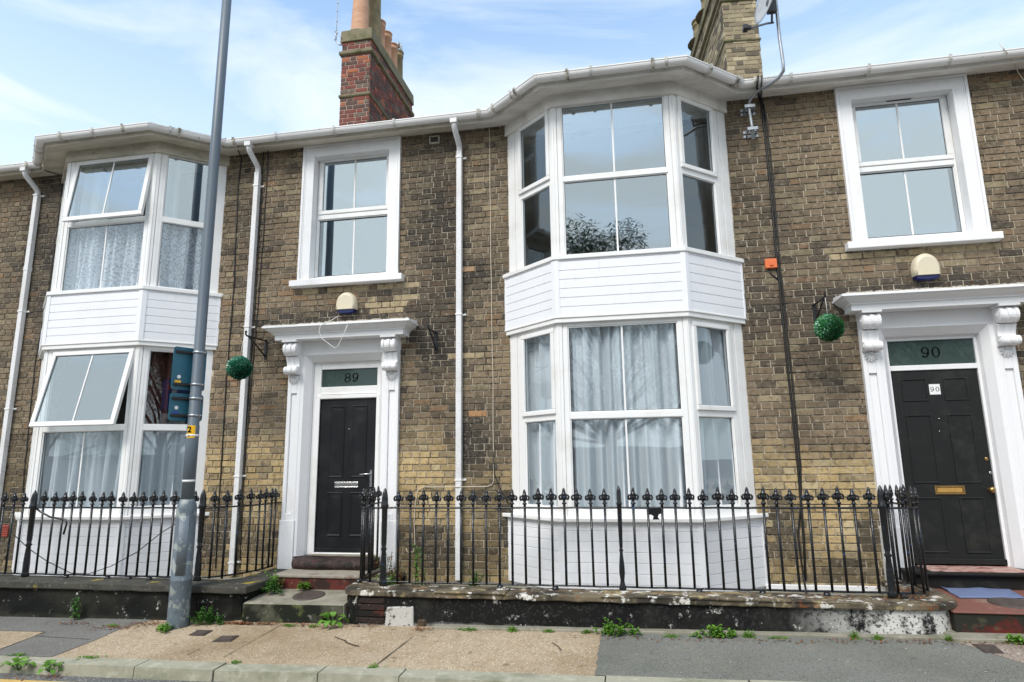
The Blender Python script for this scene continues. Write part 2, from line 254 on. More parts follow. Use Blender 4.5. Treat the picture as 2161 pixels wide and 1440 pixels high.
# ------------------------------------------------------------------ mesh helpers
def wl(o):
    v = Vector((0, 0, 0))
    while o is not None: v += o.location; o = o.parent
    return v
def tag(o, label=None, cat=None, group=None, kind=None):
    if label: o['label'] = label
    if cat: o['category'] = cat
    if group: o['group'] = group
    if kind: o['kind'] = kind
    return o
def thing(name, loc, label, cat, group=None):
    o = bpy.data.objects.new(name, None); o.location = loc; C.objects.link(o); o.empty_display_size = .1
    return tag(o, label, cat, group)
class MB:
    def __init__(s): s.v = []; s.f = []; s.c = []; s.sm = []
    def face(s, pts, col=None, smooth=False):
        i = len(s.v); s.v += [tuple(p) for p in pts]; s.f.append(tuple(range(i, i+len(pts)))); s.c.append(col); s.sm.append(smooth)
    def grid(s, rows, closed=False, cap=False, smooth=True, closerows=False):
        i0 = len(s.v); n = len(rows[0]); 
        for r in rows: s.v += [tuple(p) for p in r]
        R = len(rows)
        for a in range(R if closerows else R-1):
            b = (a+1) % R
            for k in range(n if closed else n-1):
                l = (k+1) % n
                s.f.append((i0+a*n+k, i0+a*n+l, i0+b*n+l, i0+b*n+k)); s.c.append(None); s.sm.append(smooth)
        if cap and closed:
            s.f.append(tuple(i0+k for k in reversed(range(n)))); s.c.append(None); s.sm.append(False)
            s.f.append(tuple(i0+(R-1)*n+k for k in range(n))); s.c.append(None); s.sm.append(False)
    def hexa(s, p):  # 8 corners: bottom 4 ccw, top 4
        i = len(s.v); s.v += [tuple(q) for q in p]
        for q in ((0, 3, 2, 1), (4, 5, 6, 7), (0, 1, 5, 4), (1, 2, 6, 5), (2, 3, 7, 6), (3, 0, 4, 7)):
            s.f.append(tuple(i+k for k in q)); s.c.append(None); s.sm.append(False)
    def box(s, x0, x1, y0, y1, z0, z1):
        s.hexa([(x0, y0, z0), (x1, y0, z0), (x1, y1, z0), (x0, y1, z0), (x0, y0, z1), (x1, y0, z1), (x1, y1, z1), (x0, y1, z1)])
    def lbox(s, B, u0, u1, z0, z1, w0, w1):   # B = (origin, eu, ez, ew)
        O, a, b, c = B
        P = lambda u, z, w: O + a*u + b*z + c*w
        s.hexa([P(u0, z0, w1), P(u1, z0, w1), P(u1, z0, w0), P(u0, z0, w0), P(u0, z1, w1), P(u1, z1, w1), P(u1, z1, w0), P(u0, z1, w0)])
    def ring(s, B, u0, u1, z0, z1, t, w0, w1, tb=None, tt=None):
        tb = t if tb is None else tb; tt = t if tt is None else tt
        s.lbox(B, u0, u1, z0, z0+tb, w0, w1); s.lbox(B, u0, u1, z1-tt, z1, w0, w1)
        s.lbox(B, u0, u0+t, z0+tb, z1-tt, w0, w1); s.lbox(B, u1-t, u1, z0+tb, z1-tt, w0, w1)
    def tube(s, pts, r, n=8, cap=True):
        pts = [Vector(p) for p in pts]; rows = []; rr = r if isinstance(r, (list, tuple)) else [r]*len(pts)
        prev = None
        for i, p in enumerate(pts):
            t = (pts[min(i+1, len(pts)-1)] - pts[max(i-1, 0)]).normalized()
            if prev is None:
                a = Vector((0, 0, 1)) if abs(t.z) < .9 else Vector((1, 0, 0)); u = t.cross(a).normalized()
            else: u = (prev - t*prev.dot(t)).normalized()
            prev = u; v = t.cross(u)
            rows.append([p + (u*math.cos(2*PI*k/n) + v*math.sin(2*PI*k/n))*rr[i] for k in range(n)])
        s.grid(rows, closed=True, cap=cap)
    def lathe(s, prof, c=(0, 0, 0), n=16, cap=True, sx=1, sy=1):
        rows = [[(c[0]+r*sx*math.cos(2*PI*k/n), c[1]+r*sy*math.sin(2*PI*k/n), c[2]+z) for k in range(n)] for r, z in prof]
        s.grid(rows, closed=True, cap=cap)
    def prism(s, poly, z0, z1):   # plan polygon ccw
        n = len(poly); i = len(s.v)
        s.v += [(p[0], p[1], z0) for p in poly] + [(p[0], p[1], z1) for p in poly]
        s.f += [tuple(i+k for k in reversed(range(n))), tuple(i+n+k for k in range(n))] + [(i+k, i+(k+1) % n, i+n+(k+1) % n, i+n+k) for k in range(n)]
        s.c += [None]*(n+2); s.sm += [False]*(n+2)
    def xprism(s, poly, x0, x1):  # polygon in the YZ plane, extruded along X
        n = len(poly); i = len(s.v)
        s.v += [(x0, p[0], p[1]) for p in poly] + [(x1, p[0], p[1]) for p in poly]
        s.f += [tuple(i+k for k in range(n)), tuple(i+n+k for k in reversed(range(n)))] + [(i+(k+1) % n, i+k, i+n+k, i+n+(k+1) % n) for k in range(n)]
        s.c += [None]*(n+2); s.sm += [False]*(n+2)
    def build(s, name, m, parent=None, bevel=0, label=None, seg=1, angle=40, origin=None):
        if not s.v: return None
        vs = np.array(s.v, float)
        if parent is None: org = Vector(((vs[:, 0].min()+vs[:, 0].max())/2, (vs[:, 1].min()+vs[:, 1].max())/2, vs[:, 2].min()))
        else: org = Vector(((vs[:, 0].min()+vs[:, 0].max())/2, (vs[:, 1].min()+vs[:, 1].max())/2, (vs[:, 2].min()+vs[:, 2].max())/2))
        if origin is not None: org = Vector(origin)
        me = bpy.data.meshes.new(name); me.from_pydata((vs-np.array(org)).tolist(), [], s.f)
        me.polygons.foreach_set('use_smooth', s.sm)
        if any(c is not None for c in s.c):
            a = me.attributes.new('bcol', 'FLOAT_COLOR', 'FACE')
            a.data.foreach_set('color', [x for c in s.c for x in (*(c or (.2, .2, .2)), 1)])
        me.materials.append(m); me.update()
        bm = bmesh.new(); bm.from_mesh(me)
        if not any(c is not None for c in s.c) and len(s.f) < 60000: bmesh.ops.recalc_face_normals(bm, faces=bm.faces)
        bm.to_mesh(me); bm.free()
        o = bpy.data.objects.new(name, me); C.objects.link(o)
        if parent is not None: o.parent = parent; o.location = org - wl(parent)
        else: o.location = org
        if bevel:
            md = o.modifiers.new('bevel', 'BEVEL'); md.width = bevel; md.segments = seg; md.limit_method = 'ANGLE'; md.angle_limit = math.radians(angle)
        if label: o['label'] = label
        return o
def plane(P0, P1):
    """upright plane through two plan points, u to the right, w outwards (towards the street)"""
    a = Vector((P1[0]-P0[0], P1[1]-P0[1], 0)); L = a.length; a /= L
    return (Vector((P0[0], P0[1], 0)), a, Vector((0, 0, 1)), Vector((a.y, -a.x, 0))), L
def offset(path, d):
    """plan polyline moved outwards (to the street side) with mitred corners"""
    out = []; n = len(path)
    for i in range(n):
        ds = []
        for a, b in ((i-1, i), (i, i+1)):
            if a < 0 or b >= n: continue
            e = Vector((path[b][0]-path[a][0], path[b][1]-path[a][1])).normalized(); ds.append(Vector((e.y, -e.x)))
        if len(ds) == 1: v = ds[0]*d
        else:
            m_ = (ds[0]+ds[1]).normalized(); v = m_*(d/max(.3, m_.dot(ds[0])))
        out.append((path[i][0]+v.x, path[i][1]+v.y))
    return out
def sweep(mb, path, prof, closed=False, smooth=False, caps=True):
    cols = [offset(path, d) for d, z in prof]
    rows = [[(cols[j][i][0], cols[j][i][1], prof[j][1]) for j in range(len(prof))] for i in range(len(path))]
    mb.grid(rows, closed=closed, cap=closed and caps, smooth=smooth)
def txt(name, s, size, m, parent, B, u, z, w, align='CENTER', extr=.001, bold=.0, font=None, sx=1.0, flip=False):
    cu = bpy.data.curves.new(name, 'FONT'); cu.body = s; cu.size = size; cu.align_x = align; cu.align_y = 'CENTER'; cu.extrude = extr; cu.offset = bold
    ob = bpy.data.objects.new(name, cu); C.objects.link(ob)
    O, a, b, c = B; mt = Matrix((a*sx, b, c)).transposed().to_4x4(); mt.translation = O + a*u + b*z + c*w - (wl(parent) if parent else Vector((0, 0, 0)))
    dg = bpy.context.evaluated_depsgraph_get(); me = bpy.data.meshes.new_from_object(ob.evaluated_get(dg)); bpy.data.objects.remove(ob)
    o = bpy.data.objects.new(name, me); C.objects.link(o); me.materials.clear(); me.materials.append(m)
    if parent: o.parent = parent
    o.matrix_local = mt; return o

def numerals(name, text, h, m, parent, B, uc, zc, w, gap=.16):
    """bold old-style figures, thick at the sides and thin at top and bottom"""
    O, a, b, c = B; mb = MB(); wd = h*.72; n = len(text.replace(' ', '')); tot = n*wd+(n-1)*h*gap; u = uc-tot/2+wd/2
    def ringd(cu, cz, rx, rz, tx, tz):
        k = 22
        for q in range(k):
            P = []
            for (aa, f) in ((q, 1), (q+1, 1), (q+1, 0), (q, 0)):
                t = 2*PI*aa/k; P.append(O+a*(cu+(rx-(0 if f else tx))*math.cos(t))+b*(cz+(rz-(0 if f else tz))*math.sin(t))+c*w)
            mb.face(P)
    for ch in text.replace(' ', ''):
        if ch == '0': ringd(u, zc, wd*.5, h*.5, wd*.21, h*.08)
        elif ch == '8': ringd(u, zc+h*.25, wd*.42, h*.27, wd*.17, h*.075); ringd(u, zc-h*.22, wd*.5, h*.29, wd*.19, h*.08)
        elif ch == '9':
            ringd(u, zc+h*.18, wd*.47, h*.33, wd*.19, h*.085)
            pts = [(wd*.47, h*.14, wd*.19), (wd*.45, -h*.06, wd*.20), (wd*.36, -h*.26, wd*.20), (wd*.16, -h*.42, wd*.17), (-wd*.10, -h*.48, wd*.12), (-wd*.30, -h*.44, wd*.12)]
            for i in range(len(pts)-1):
                (x0, z0, t0), (x1, z1, t1) = pts[i], pts[i+1]
                d0 = (1, 0) if i < 2 else (.6, -.6*0-.0); 
                if i < 3: mb.face([O+a*(u+x0-t0)+b*(zc+z0)+c*w, O+a*(u+x0)+b*(zc+z0)+c*w, O+a*(u+x1)+b*(zc+z1)+c*w, O+a*(u+x1-t1)+b*(zc+z1+(h*.05 if i == 2 else 0))+c*w])
                else: mb.face([O+a*(u+x0)+b*(zc+z0)+c*w, O+a*(u+x0)+b*(zc+z0+h*.10)+c*w, O+a*(u+x1)+b*(zc+z1+h*.10)+c*w, O+a*(u+x1)+b*(zc+z1)+c*w])
            k = 12; mb.face([O+a*(u-wd*.28+wd*.13*math.cos(2*PI*q/k))+b*(zc-h*.36+h*.10*math.sin(2*PI*q/k))+c*w for q in range(k)])
        u += wd+h*gap
    return mb.build(name, m, parent)
FRONT, _ = plane((0, 0), (1, 0))
def fz(x, z, s, seed=0): return noise.noise(Vector((x*s+seed, z*s, seed*1.7)))
def lerp(a, b, t): t = max(0, min(1, t)); return tuple(a[i]*(1-t)+b[i]*t for i in range(3))
STAINS = [  # x, z, radius x, radius z, strength : soot and damp patches of the facade
    (-2.30, 3.05, .34, .42, 1.0), (-1.85, 1.75, .28, .45, .95), (-1.8, 1.2, .35, .40, .55), (-1.85, 3.85, .30, .30, .7), (-3.5, 3.42, 1.1, .12, .9), (-4.55, 3.05, .22, .3, .6),
    (3.2, 3.36, 1.2, .14, 1.0), (2.1, 3.25, .3, .35, .6), (2.0, 2.9, .35, .5, .35), (1.45, 3.3, .35, .5, .5), (-2.2, .6, .8, .3, .75), (-1.4, .95, .25, .28, .9), (2.15, .45, .5, .16, .75),
    (1.55, .8, .20, .40, .8), (2.4, .7, .12, .35, .8), (-5.2, .7, .35, .40, .9), (-8.2, .9, .4, .9, .8), (-2.3, 4.6, .35, 1.0, .75), (-1.2, 3.6, .3, .6, .5), (-4.95, 4.9, .2, .8, .5), (-8.2, 4.8, .5, 1.4, .6),
    (1.6, 4.2, .5, .6, .3), (-2.6, 3.5, .5, .3, .7), (4.3, 3.2, .4, .8, .5), (-4.5, .6, .3, .2, .6), (-8.05, 3.6, .3, .5, .5)]
PALE = [(-2.95, 3.55, .3, .08), (-3.5, 3.78, .9, .05), (3.2, 3.80, .9, .05), (-1.9, 2.85, .35, .06)]
def buff(x, z):
    z0 = 1.55 + .35*fz(x, z, 1.1, 3) + (-.35 if x > 1 else (-.25 if x > -2.1 else 0))
    s = max(0, min(1, (z - z0)/.5 + .30*fz(x, z, 1.7, 8)))
    r = random.random()
    light = lerp((.56, .42, .21), (.47, .34, .165), random.random())
    if r < .12: light = (.53, .42, .24)
    elif r < .24: light = (.32, .245, .14)
    b_ = .5+.5*fz(x, z, .55, 21)+.35*fz(x, z, 2.1, 31)
    mid = lerp((.275, .205, .128), (.155, .116, .076), b_+.32*(random.random()-.5))
    if r > .955: mid = lerp(mid, (.28, .17, .09), .7)
    elif r > .87: mid = lerp(mid, (.33, .27, .165), .7)
    elif r < .10: mid = lerp(mid, (.07, .06, .045), .6)
    c = lerp(light, mid, s)
    d = 0
    for sx, sz, rx, rz, a in STAINS:
        q = ((x-sx)/rx)**2 + ((z-sz)/rz)**2; q *= 1 + .8*fz(x, z, 5, 2)
        d = max(d, 1.15*a*math.exp(-q*.7))
    d += .16*max(0, fz(x, z, .9, 5)) 
    if random.random() < .06: d += .35
    c = lerp(c, (.036, .031, .026), min(.90, d*(1.05 + .5*(random.random()-.5))))
    for sx, sz, rx, rz in PALE:
        if abs(x-sx) < rx and abs(z-sz) < rz and random.random() < .75: c = lerp(c, (.50, .40, .24), .65)
    if abs(x+1.86) < .10 and abs(z-2.14) < .05: c = (.38, .21, .10)
    if abs(x+1.90) < .10 and abs(z-3.92) < .05: c = (.34, .22, .13)
    g = .05*(random.random()-.5) + .06*fz(x, z, 2.3, 9)
    return tuple(max(.01, v*(1+g*2.2)) for v in c)
def redc(x, z):
    r = random.random()
    c = lerp((.23, .065, .045), (.16, .052, .042), random.random())
    if r < .13: c = (.36, .12, .06)
    elif r < .42: c = (.105, .062, .050)
    elif r < .52: c = (.15, .115, .085)
    return c
def buff_stack(x, z):
    c = lerp((.36, .30, .19), (.23, .19, .125), random.random()); r = random.random()
    if r < .2: c = (.13, .11, .08)
    elif r < .3: c = (.48, .41, .27)
    return c
CH = .078
def bricks(mb, B, u0, u1, z0, z1, pal, excl=(), rise=CH, dep=.007, wx=lambda u: u, jit=1.0):
    """Flemish bond of separate, slightly uneven bricks standing proud of the mortar"""
    ST, HD, J = .218, .104, .0105
    row = int(math.floor(z0/rise))
    O, a, b, c = B
    while row*rise < z1:
        za, zb = row*rise + J/2, (row+1)*rise - J/2
        za, zb = max(za, z0), min(zb, z1)
        if zb - za < .02: row += 1; continue
        x = math.floor((u0-.4)/(ST+HD+2*J))*(ST+HD+2*J) + (.5*(ST+HD+2*J) if row % 2 else 0) + .02*math.sin(row*2.3)
        k = 0
        while x < u1:
            ln = ST if k % 2 == 0 else HD
            segs = [(max(x, u0), min(x+ln, u1))]
            for (e0, e1, ez0, ez1) in excl:
                if zb <= ez0+.004 or za >= ez1-.004: continue
                ns = []
                for s0, s1 in segs:
                    if s1 <= e0 or s0 >= e1: ns.append((s0, s1)); continue
                    if s0 < e0: ns.append((s0, e0))
                    if s1 > e1: ns.append((e1, s1))
                segs = ns
            for s0, s1 in segs:
                if s1 - s0 < .015: continue
                col = pal(wx((s0+s1)/2), (za+zb)/2)
                w_ = dep + random.uniform(-.003, .003)*jit
                ja = lambda q=.0022: random.uniform(-q, q)*jit
                ch = .0035; cb = 0
                P = lambda u, z, ww: O + a*u + b*z + c*ww
                f = [P(s0+ch+ja(), za+ch+ja(), w_+ja(.001)), P(s1-ch+ja(), za+ch+ja(), w_+ja(.001)), P(s1-ch+ja(), zb-ch+ja(), w_+ja(.001)), P(s0+ch+ja(), zb-ch+ja(), w_+ja(.001))]
                g = [P(s0, za, 0), P(s1, za, 0), P(s1, zb, 0), P(s0, zb, 0)]
                i = len(mb.v); mb.v += [tuple(q) for q in f+g]
                mb.f += [(i, i+1, i+2, i+3), (i+4, i+5, i+1, i), (i+5, i+6, i+2, i+1), (i+6, i+7, i+3, i+2), (i+7, i+4, i, i+3)]
                mb.c += [col]*5; mb.sm += [False]*5
            x += ln + J; k += 1
        row += 1
def holed(mb, B, u0, u1, z0, z1, holes, w):
    us = sorted({u0, u1, *[h[0] for h in holes], *[h[1] for h in holes]}); zs = sorted({z0, z1, *[h[2] for h in holes], *[h[3] for h in holes]})
    O, a, b, c = B
    for i in range(len(us)-1):
        for j in range(len(zs)-1):
            cu, cz = (us[i]+us[i+1])/2, (zs[j]+zs[j+1])/2
            if cu < u0 or cu > u1 or cz < z0 or cz > z1 or any(h[0] < cu < h[1] and h[2] < cz < h[3] for h in holes): continue
            mb.face([O+a*us[i]+b*zs[j]+c*w, O+a*us[i+1]+b*zs[j]+c*w, O+a*us[i+1]+b*zs[j+1]+c*w, O+a*us[i]+b*zs[j+1]+c*w])

# ------------------------------------------------------------------ the ground
KB, KF = -2.27, -2.44        # back and front of the kerb
def gsheet(name, pts, m, dz, kind='structure', sub=1):
    mb = MB(); mb.face([(p[0], p[1], gz(p[0], p[1])+dz) for p in pts]); o = mb.build(name, m); tag(o, kind=kind); return o
mb = MB(); mb.face([(-900, -900, -1.2), (900, -900, -1.2), (900, 900, -1.2), (-900, 900, -1.2)]); tag(mb.build('ground', soil), kind='structure')
gsheet('pavement', [(-30, KB), (30, KB), (30, .3), (-30, .3)], aggr, 0)
P2 = lambda px, py: (G(px, py).x, G(px, py).y)
q = [P2(1270, 1343), P2(1264, 1380), P2(1257, 1414)]; rag = []
for i in range(19): t_ = i/18; rag.append((q[0][0]*(1-t_)+q[2][0]*t_+random.uniform(-.012, .012), q[0][1]*(1-t_)+q[2][1]*t_))
gsheet('pavement', [(q[0][0], -1.09)] + rag + [(q[2][0], KB+.002), (3.05, KB+.002), (2.72, -1.7), (2.45, -1.09)], tarmg, .004)
gsheet('pavement', [(3.06, KB+.002), (30, KB+.002), (30, -1.0), (2.46, -1.0), (2.46, -1.09), (2.73, -1.7)], pinkt, .003)
a, b, c_, d_ = P2(0, 1306), P2(245, 1312), P2(225, 1335), P2(150, 1384)
gsheet('pavement', [(-9.5, -1.10), (-9.5, P2(0, 1332)[1]), P2(0, 1332), P2(96, 1334), P2(0, 1371), (P2(0, 1371)[0]-.6, KB+.002), (P2(115, 1385)[0], KB+.002), P2(200, 1352), P2(250, 1330), (-5.05, -1.10)], tarm, .004)
# joints between the cast slabs
mb = MB()
for (p, r, wd) in ((P2(590, 1322), P2(470, 1389), .007), (P2(870, 1346), P2(790, 1408), .011), (P2(0, 1372), P2(96, 1335), .012), (P2(75, 1344), P2(190, 1351), .008), (P2(420, 1371), P2(395, 1384), .010)):
    p = Vector(p); r = Vector(r); e = (r-p).normalized(); n = Vector((-e.y, e.x))*wd/2
    k = 7
    for i in range(k):
        A = p.lerp(r, i/k); Bq = p.lerp(r, (i+1)/k); s1, s2 = random.uniform(.5, 1.3), random.uniform(.5, 1.3)
        if i: s1 = ps
        ps = s2
        mb.face([(q_.x, q_.y, gz(q_.x, q_.y)+.007) for q_ in (A-n*s1, Bq-n*s2, Bq+n*s2, A+n*s1)])
tag(mb.build('pavement_joints', mat('dark_joint', (.05, .045, .03), [((.09, .13, .02), 3, .5, .65, .9)], .9)), kind='structure')
mb = MB()   # the hairline cracks
for crack in (((706, 1345), (718, 1350), (727, 1353), (732, 1358), (745, 1363), (757, 1365)), ((1165, 1358), (1178, 1366), (1184, 1375))):
    for i in range(len(crack)-1):
        A = Vector(P2(*crack[i])); Bq = Vector(P2(*crack[i+1])); e = (Bq-A).normalized(); n = Vector((-e.y, e.x))*random.uniform(.003, .008)
        mb.face([(q_.x, q_.y, gz(q_.x, q_.y)+.008) for q_ in (A-n, Bq-n, Bq+n, A+n)])
tag(mb.build('pavement_cracks', soil), kind='structure')
# concrete strip at the foot of the right-hand garden wall and doorstep
mb = MB()
def strip(x0, x1, y0, y1, h):
    mb.hexa([(x0, y0, gz(x0, y0)-.05), (x1, y0, gz(x1, y0)-.05), (x1, y1, gz(x1, y1)-.05), (x0, y1, gz(x0, y1)-.05), (x0, y0, gz(x0, y0)+h), (x1, y0, gz(x1, y0)+h), (x1, y1, gz(x1, y1)+h), (x0, y1, gz(x0, y1)+h)])
strip(-1.95, 2.5, -1.205, -1.0, .022); strip(2.5, 6.0, -1.27, -1.0, .035)
tag(mb.build('pavement_edging', conc, bevel=.006), kind='structure')
# kerb stones, each a separate block of one kerb
mb = MB(); xs = [-30.0]
kx = [G(px, 1395).x for px in (-160, 148, 316, 488, 708, 876, 1282, 1560)]
while xs[-1] < kx[0]-.95: xs.append(xs[-1]+.915)
xs += kx
while xs[-1] < 29: xs.append(xs[-1]+.915)
for i in range(len(xs)-1):
    g1, g2 = (.022 if i == len(xs)-2 else .004), random.uniform(.004, .009)
    x0, x1 = xs[i]+.005, xs[i+1]-g2; dz0, dz1 = random.uniform(-.006, .006), random.uniform(-.006, .006); dy = random.uniform(-.008, .008)
    T = lambda x, y, dz: gz(x, y)+.004+dz
    mb.hexa([(x0, KF-.02+dy, -.3), (x1, KF-.02+dy, -.3), (x1, KB, -.3), (x0, KB, -.3), (x0, KF+dy, T(x0, KF, dz0)), (x1, KF+dy, T(x1, KF, dz1)), (x1, KB, T(x1, KB, dz1)), (x0, KB, T(x0, KB, dz0))])
o = tag(mb.build('kerb', kerbm, bevel=.014, seg=3), kind='structure')
mb = MB(); mb.face([(x, y, gz(x, KF)-.078+(.03*(KF-y) if y > -5 else .0)*.5) for x, y in ((-60, -9.6), (60, -9.6), (60, KF+.04), (-60, KF+.04))])
tag(mb.build('road', roadm), kind='structure')
mb = MB()
pA, pB = at(0, 1433.5, Z=-.10), at(50, 1440, Z=-.10)
for yy in (pA.y, ):
    mb.face([(x, y, gz(x, KF)-.072) for x, y in ((-30, yy-.05), (-3.9, yy-.05), (-3.9, yy+.05), (-30, yy+.05))])
tag(mb.build('road_marking', yline), kind='structure')
# far side of the street, mirrored in the windows
mb = MB(); mb.box(-60, 60, -60, -9.6, -1.0, -.02); tag(mb.build('far_pavement', tarm), kind='structure')

# ------------------------------------------------------------------ houses
ZS = 5.82          # soffit, top of the brickwork
def bp(Xc, off, h=.71, e=.69, p=.60):
    n = Vector((-p, -e)).normalized(); a = Vector((Xc-h-e, 0))+n*off; dv = Vector((e, -p)).normalized()
    yf = -p-off; t = (yf-a.y)/dv.y; b = a+dv*t; t0 = (0-a.y)/dv.y; a0 = a+dv*t0
    return [(a0.x, 0), (b.x, yf), (2*Xc-b.x, yf), (2*Xc-a0.x, 0)]
def bayplate(mb, Xc, off, z0, z1, back=.06):
    P = bp(Xc, off); mb.prism([P[0], P[1], P[2], P[3], (P[3][0], back), (P[0][0], back)], z0, z1)
def baysheet(mb, Xc, prof):
    cols = [bp(Xc, o) for o, z in prof]
    for i in range(3):
        mb.grid([[(cols[j][k][0], cols[j][k][1], prof[j][1]) for j in range(len(prof))] for k in (i, i+1)], smooth=False)

def sash(house, B, u0, u1, z0, z1, t=.052, name='sash', lip=.012, gl=glass, tb=None):
    mb = MB(); mb.ring(B, u0, u1, z0, z1, t, -.045, 0.0, tb=tb); mb.ring(B, u0+t-.014, u1-t+.014, z0+(tb or t)-.014, z1-t+.014, .016, -.028, -.012)
    mb.build(name, upvc, house, bevel=.007, seg=2)
def pane(par, B, u0, u1, z0, z1, w, bar=True, gl=glass, barw=.019):
    mb = MB(); mb.lbox(B, u0-.004, u1+.004, z0-.004, z1+.004, w-.004, w); mb.build('pane', gl, par)
    mb = MB(); mb.ring(B, u0-.001, u1+.001, z0-.001, z1+.001, .0055, w+.0005, w+.005); mb.build('glazing_seal', black, par)
    if bar:
        c = (u0+u1)/2; mb = MB(); mb.lbox(B, c-barw/2, c+barw/2, z0, z1, w+.0005, w+.004); mb.build('glazing_bar', upvc, par)

def wl_z(t): return t[1][0].z + max(t[4], t[5])
def bay(house, Xc, open_sashes=False, side_sash=True, gl=glass, glu=None):
    P = bp(Xc, -.05); PL = [plane(P[i], P[i+1]) for i in range(3)]
    fr = MB(); todo = []
    bw = None
    levels = dict(low=dict(z0=1.0, z1=3.075, g0=1.105, g1=2.012, t1=2.098, gt=3.02, st=2.134, stt=2.982), up=dict(z0=3.83, z1=5.70, g0=3.856, g1=4.722, t1=4.804, gt=5.665, st=4.845, stt=5.625))
    for key, q in levels.items():
        z0, z1 = q['z0'], q['z1']
        B, L = PL[1]
        fr.lbox(B, -.01, .046, z0, z1, -.07, 0); fr.lbox(B, L-.046, L+.01, z0, z1, -.07, 0)       # corner posts
        fr.lbox(B, .046, .052, z0, z1, -.07, -.012); fr.lbox(B, L-.052, L-.046, z0, z1, -.07, -.012)
        fr.ring(B, .052, L-.052, z0, z1, .052, -.065, -.004, tb=q['g0']-z0-.014, tt=z1-q['gt']-.012)
        fr.ring(B, .100, L-.100, q['g0']-.018, q['gt']+.015, .018, -.055, -.016)
        fr.lbox(B, .104, L-.104, q['g1']+.010, q['t1']-.010, -.06, -.006)
        fr.lbox(B, .104, L-.104, q['g1'], q['t1'], -.055, -.018)
        if open_sashes:
            todo.append(('pane', B, .118, L-.118, q['g0'], q['g1'], -.034, True))
            th = math.radians(7 if key == 'up' else 12.5); O, a, b, c = B
            B2 = (O + b*(z1-.03) + c*.004, a, b*math.cos(th)-c*math.sin(th), c*math.cos(th)+b*math.sin(th))
            hh = (z1-.03) - (q['g1']+.045)
            todo.append(('sash', B2, .125, L-.065, -hh, 0, .060)); todo.append(('opane', B2, .185, L-.125, -hh+.06, -.06, -.022, True))
        else:
            todo.append(('pane', B, .118, L-.118, q['g0'], q['g1'], -.034, True)); todo.append(('pane', B, .118, L-.118, q['t1'], q['gt'], -.034, True))
        for side in (0, 2):
            B, L = PL[side]; U = (lambda u: u) if side == 0 else (lambda u: L-u)
            def lb(u0, u1, a0, a1, w0, w1, B=B, U=U): x, y = sorted((U(u0), U(u1))); fr.lbox(B, x, y, a0, a1, w0, w1)
            def rg(u0, u1, a0, a1, t, w0, w1, B=B, U=U, **k): x, y = sorted((U(u0), U(u1))); fr.ring(B, x, y, a0, a1, t, w0, w1, **k)
            lb(-.02, .120, z0, z1, -.07, 0); lb(.120, .126, z0, z1, -.07, -.012)
            lb(L-.046, L+.01, z0, z1, -.07, 0); lb(L-.052, L-.046, z0, z1, -.07, -.012)
            sp = side_sash
            gu0, gu1 = (.245, .775) if sp else (.190, .708)
            lb(.126, gu0-.042, z0, z1, -.065, -.003)
            if gu1 < L-.10: lb(gu1+.042, L-.052, z0, z1, -.065, -.003)
            rg(gu0-.042, min(gu1+.042, L-.052), z0, z1, .030, -.06, -.004, tb=q['g0']-z0-.010, tt=z1-q['gt']-.010)
            tz1 = q['st']-.05 if sp else q['t1']
            lb(gu0-.02, gu1+.02, q['g1']+.008, tz1, -.058, -.006); lb(gu0-.015, gu1+.015, q['g1'], q['g1']+.008, -.05, -.018)
            rg(gu0-.018, gu1+.018, q['g0']-.014, q['gt']+.012, .020, -.05, -.016)
            x, y = sorted((U(gu0), U(gu1))); todo.append(('pane', B, x, y, q['g0'], q['g1'], -.034, False))
            if sp:
                x, y = sorted((U(.205), U(.775))); todo.append(('sash', tuple([B[0]+B[3]*.018])+B[1:], x, y, q['st']-.05, min(q['stt']+.05, z1-.01), .052)); todo.append(('pane', B, x+.052, y-.052, q['st'], q['stt'], -.010, False))
            else: todo.append(('pane', B, x, y, q['t1'], q['gt'], -.034, False))
    # corner wedges behind the posts
    for k in (1, 2):
        for key, q in levels.items(): fr.tube([(P[k][0], P[k][1]+.012, q['z0']), (P[k][0], P[k][1]+.012, q['z1'])], .013, 8)
    bw = fr.build('bay_window', upvc, house, bevel=.005, seg=2)
    for t in todo:
        if t[0] == 'opane': pane(bw, t[1], *t[2:7], bar=t[7], gl=glassu)
        elif t[0] == 'pane': pane(bw, t[1], *t[2:7], bar=t[7], gl=glassu if (wl_z(t) > (4.76 if open_sashes else 3.5) and (open_sashes or t[7])) else gl)
        else: sash(bw, t[1], *t[2:7])
    # sills, boards and the plates that close the bay
    mb = MB(); bayplate(mb, Xc, .035, .962, 1.004); mb.build('sill', upvc, bw, bevel=.008, seg=2)
    mb = MB(); bayplate(mb, Xc, .012, 3.786, 3.836); mb.build('sill', upvc, bw, bevel=.006, seg=2)
    mb = MB(); bayplate(mb, Xc, -.012, 3.070, 3.142); bayplate(mb, Xc, .0, 3.120, 3.1425); mb.build('head_board', upvc, bw, bevel=.004)
    mb = MB(); bayplate(mb, Xc, -.018, 5.668, ZS+.02); mb.build('head_board', sofm if not open_sashes else dirtsof, bw, bevel=.004)
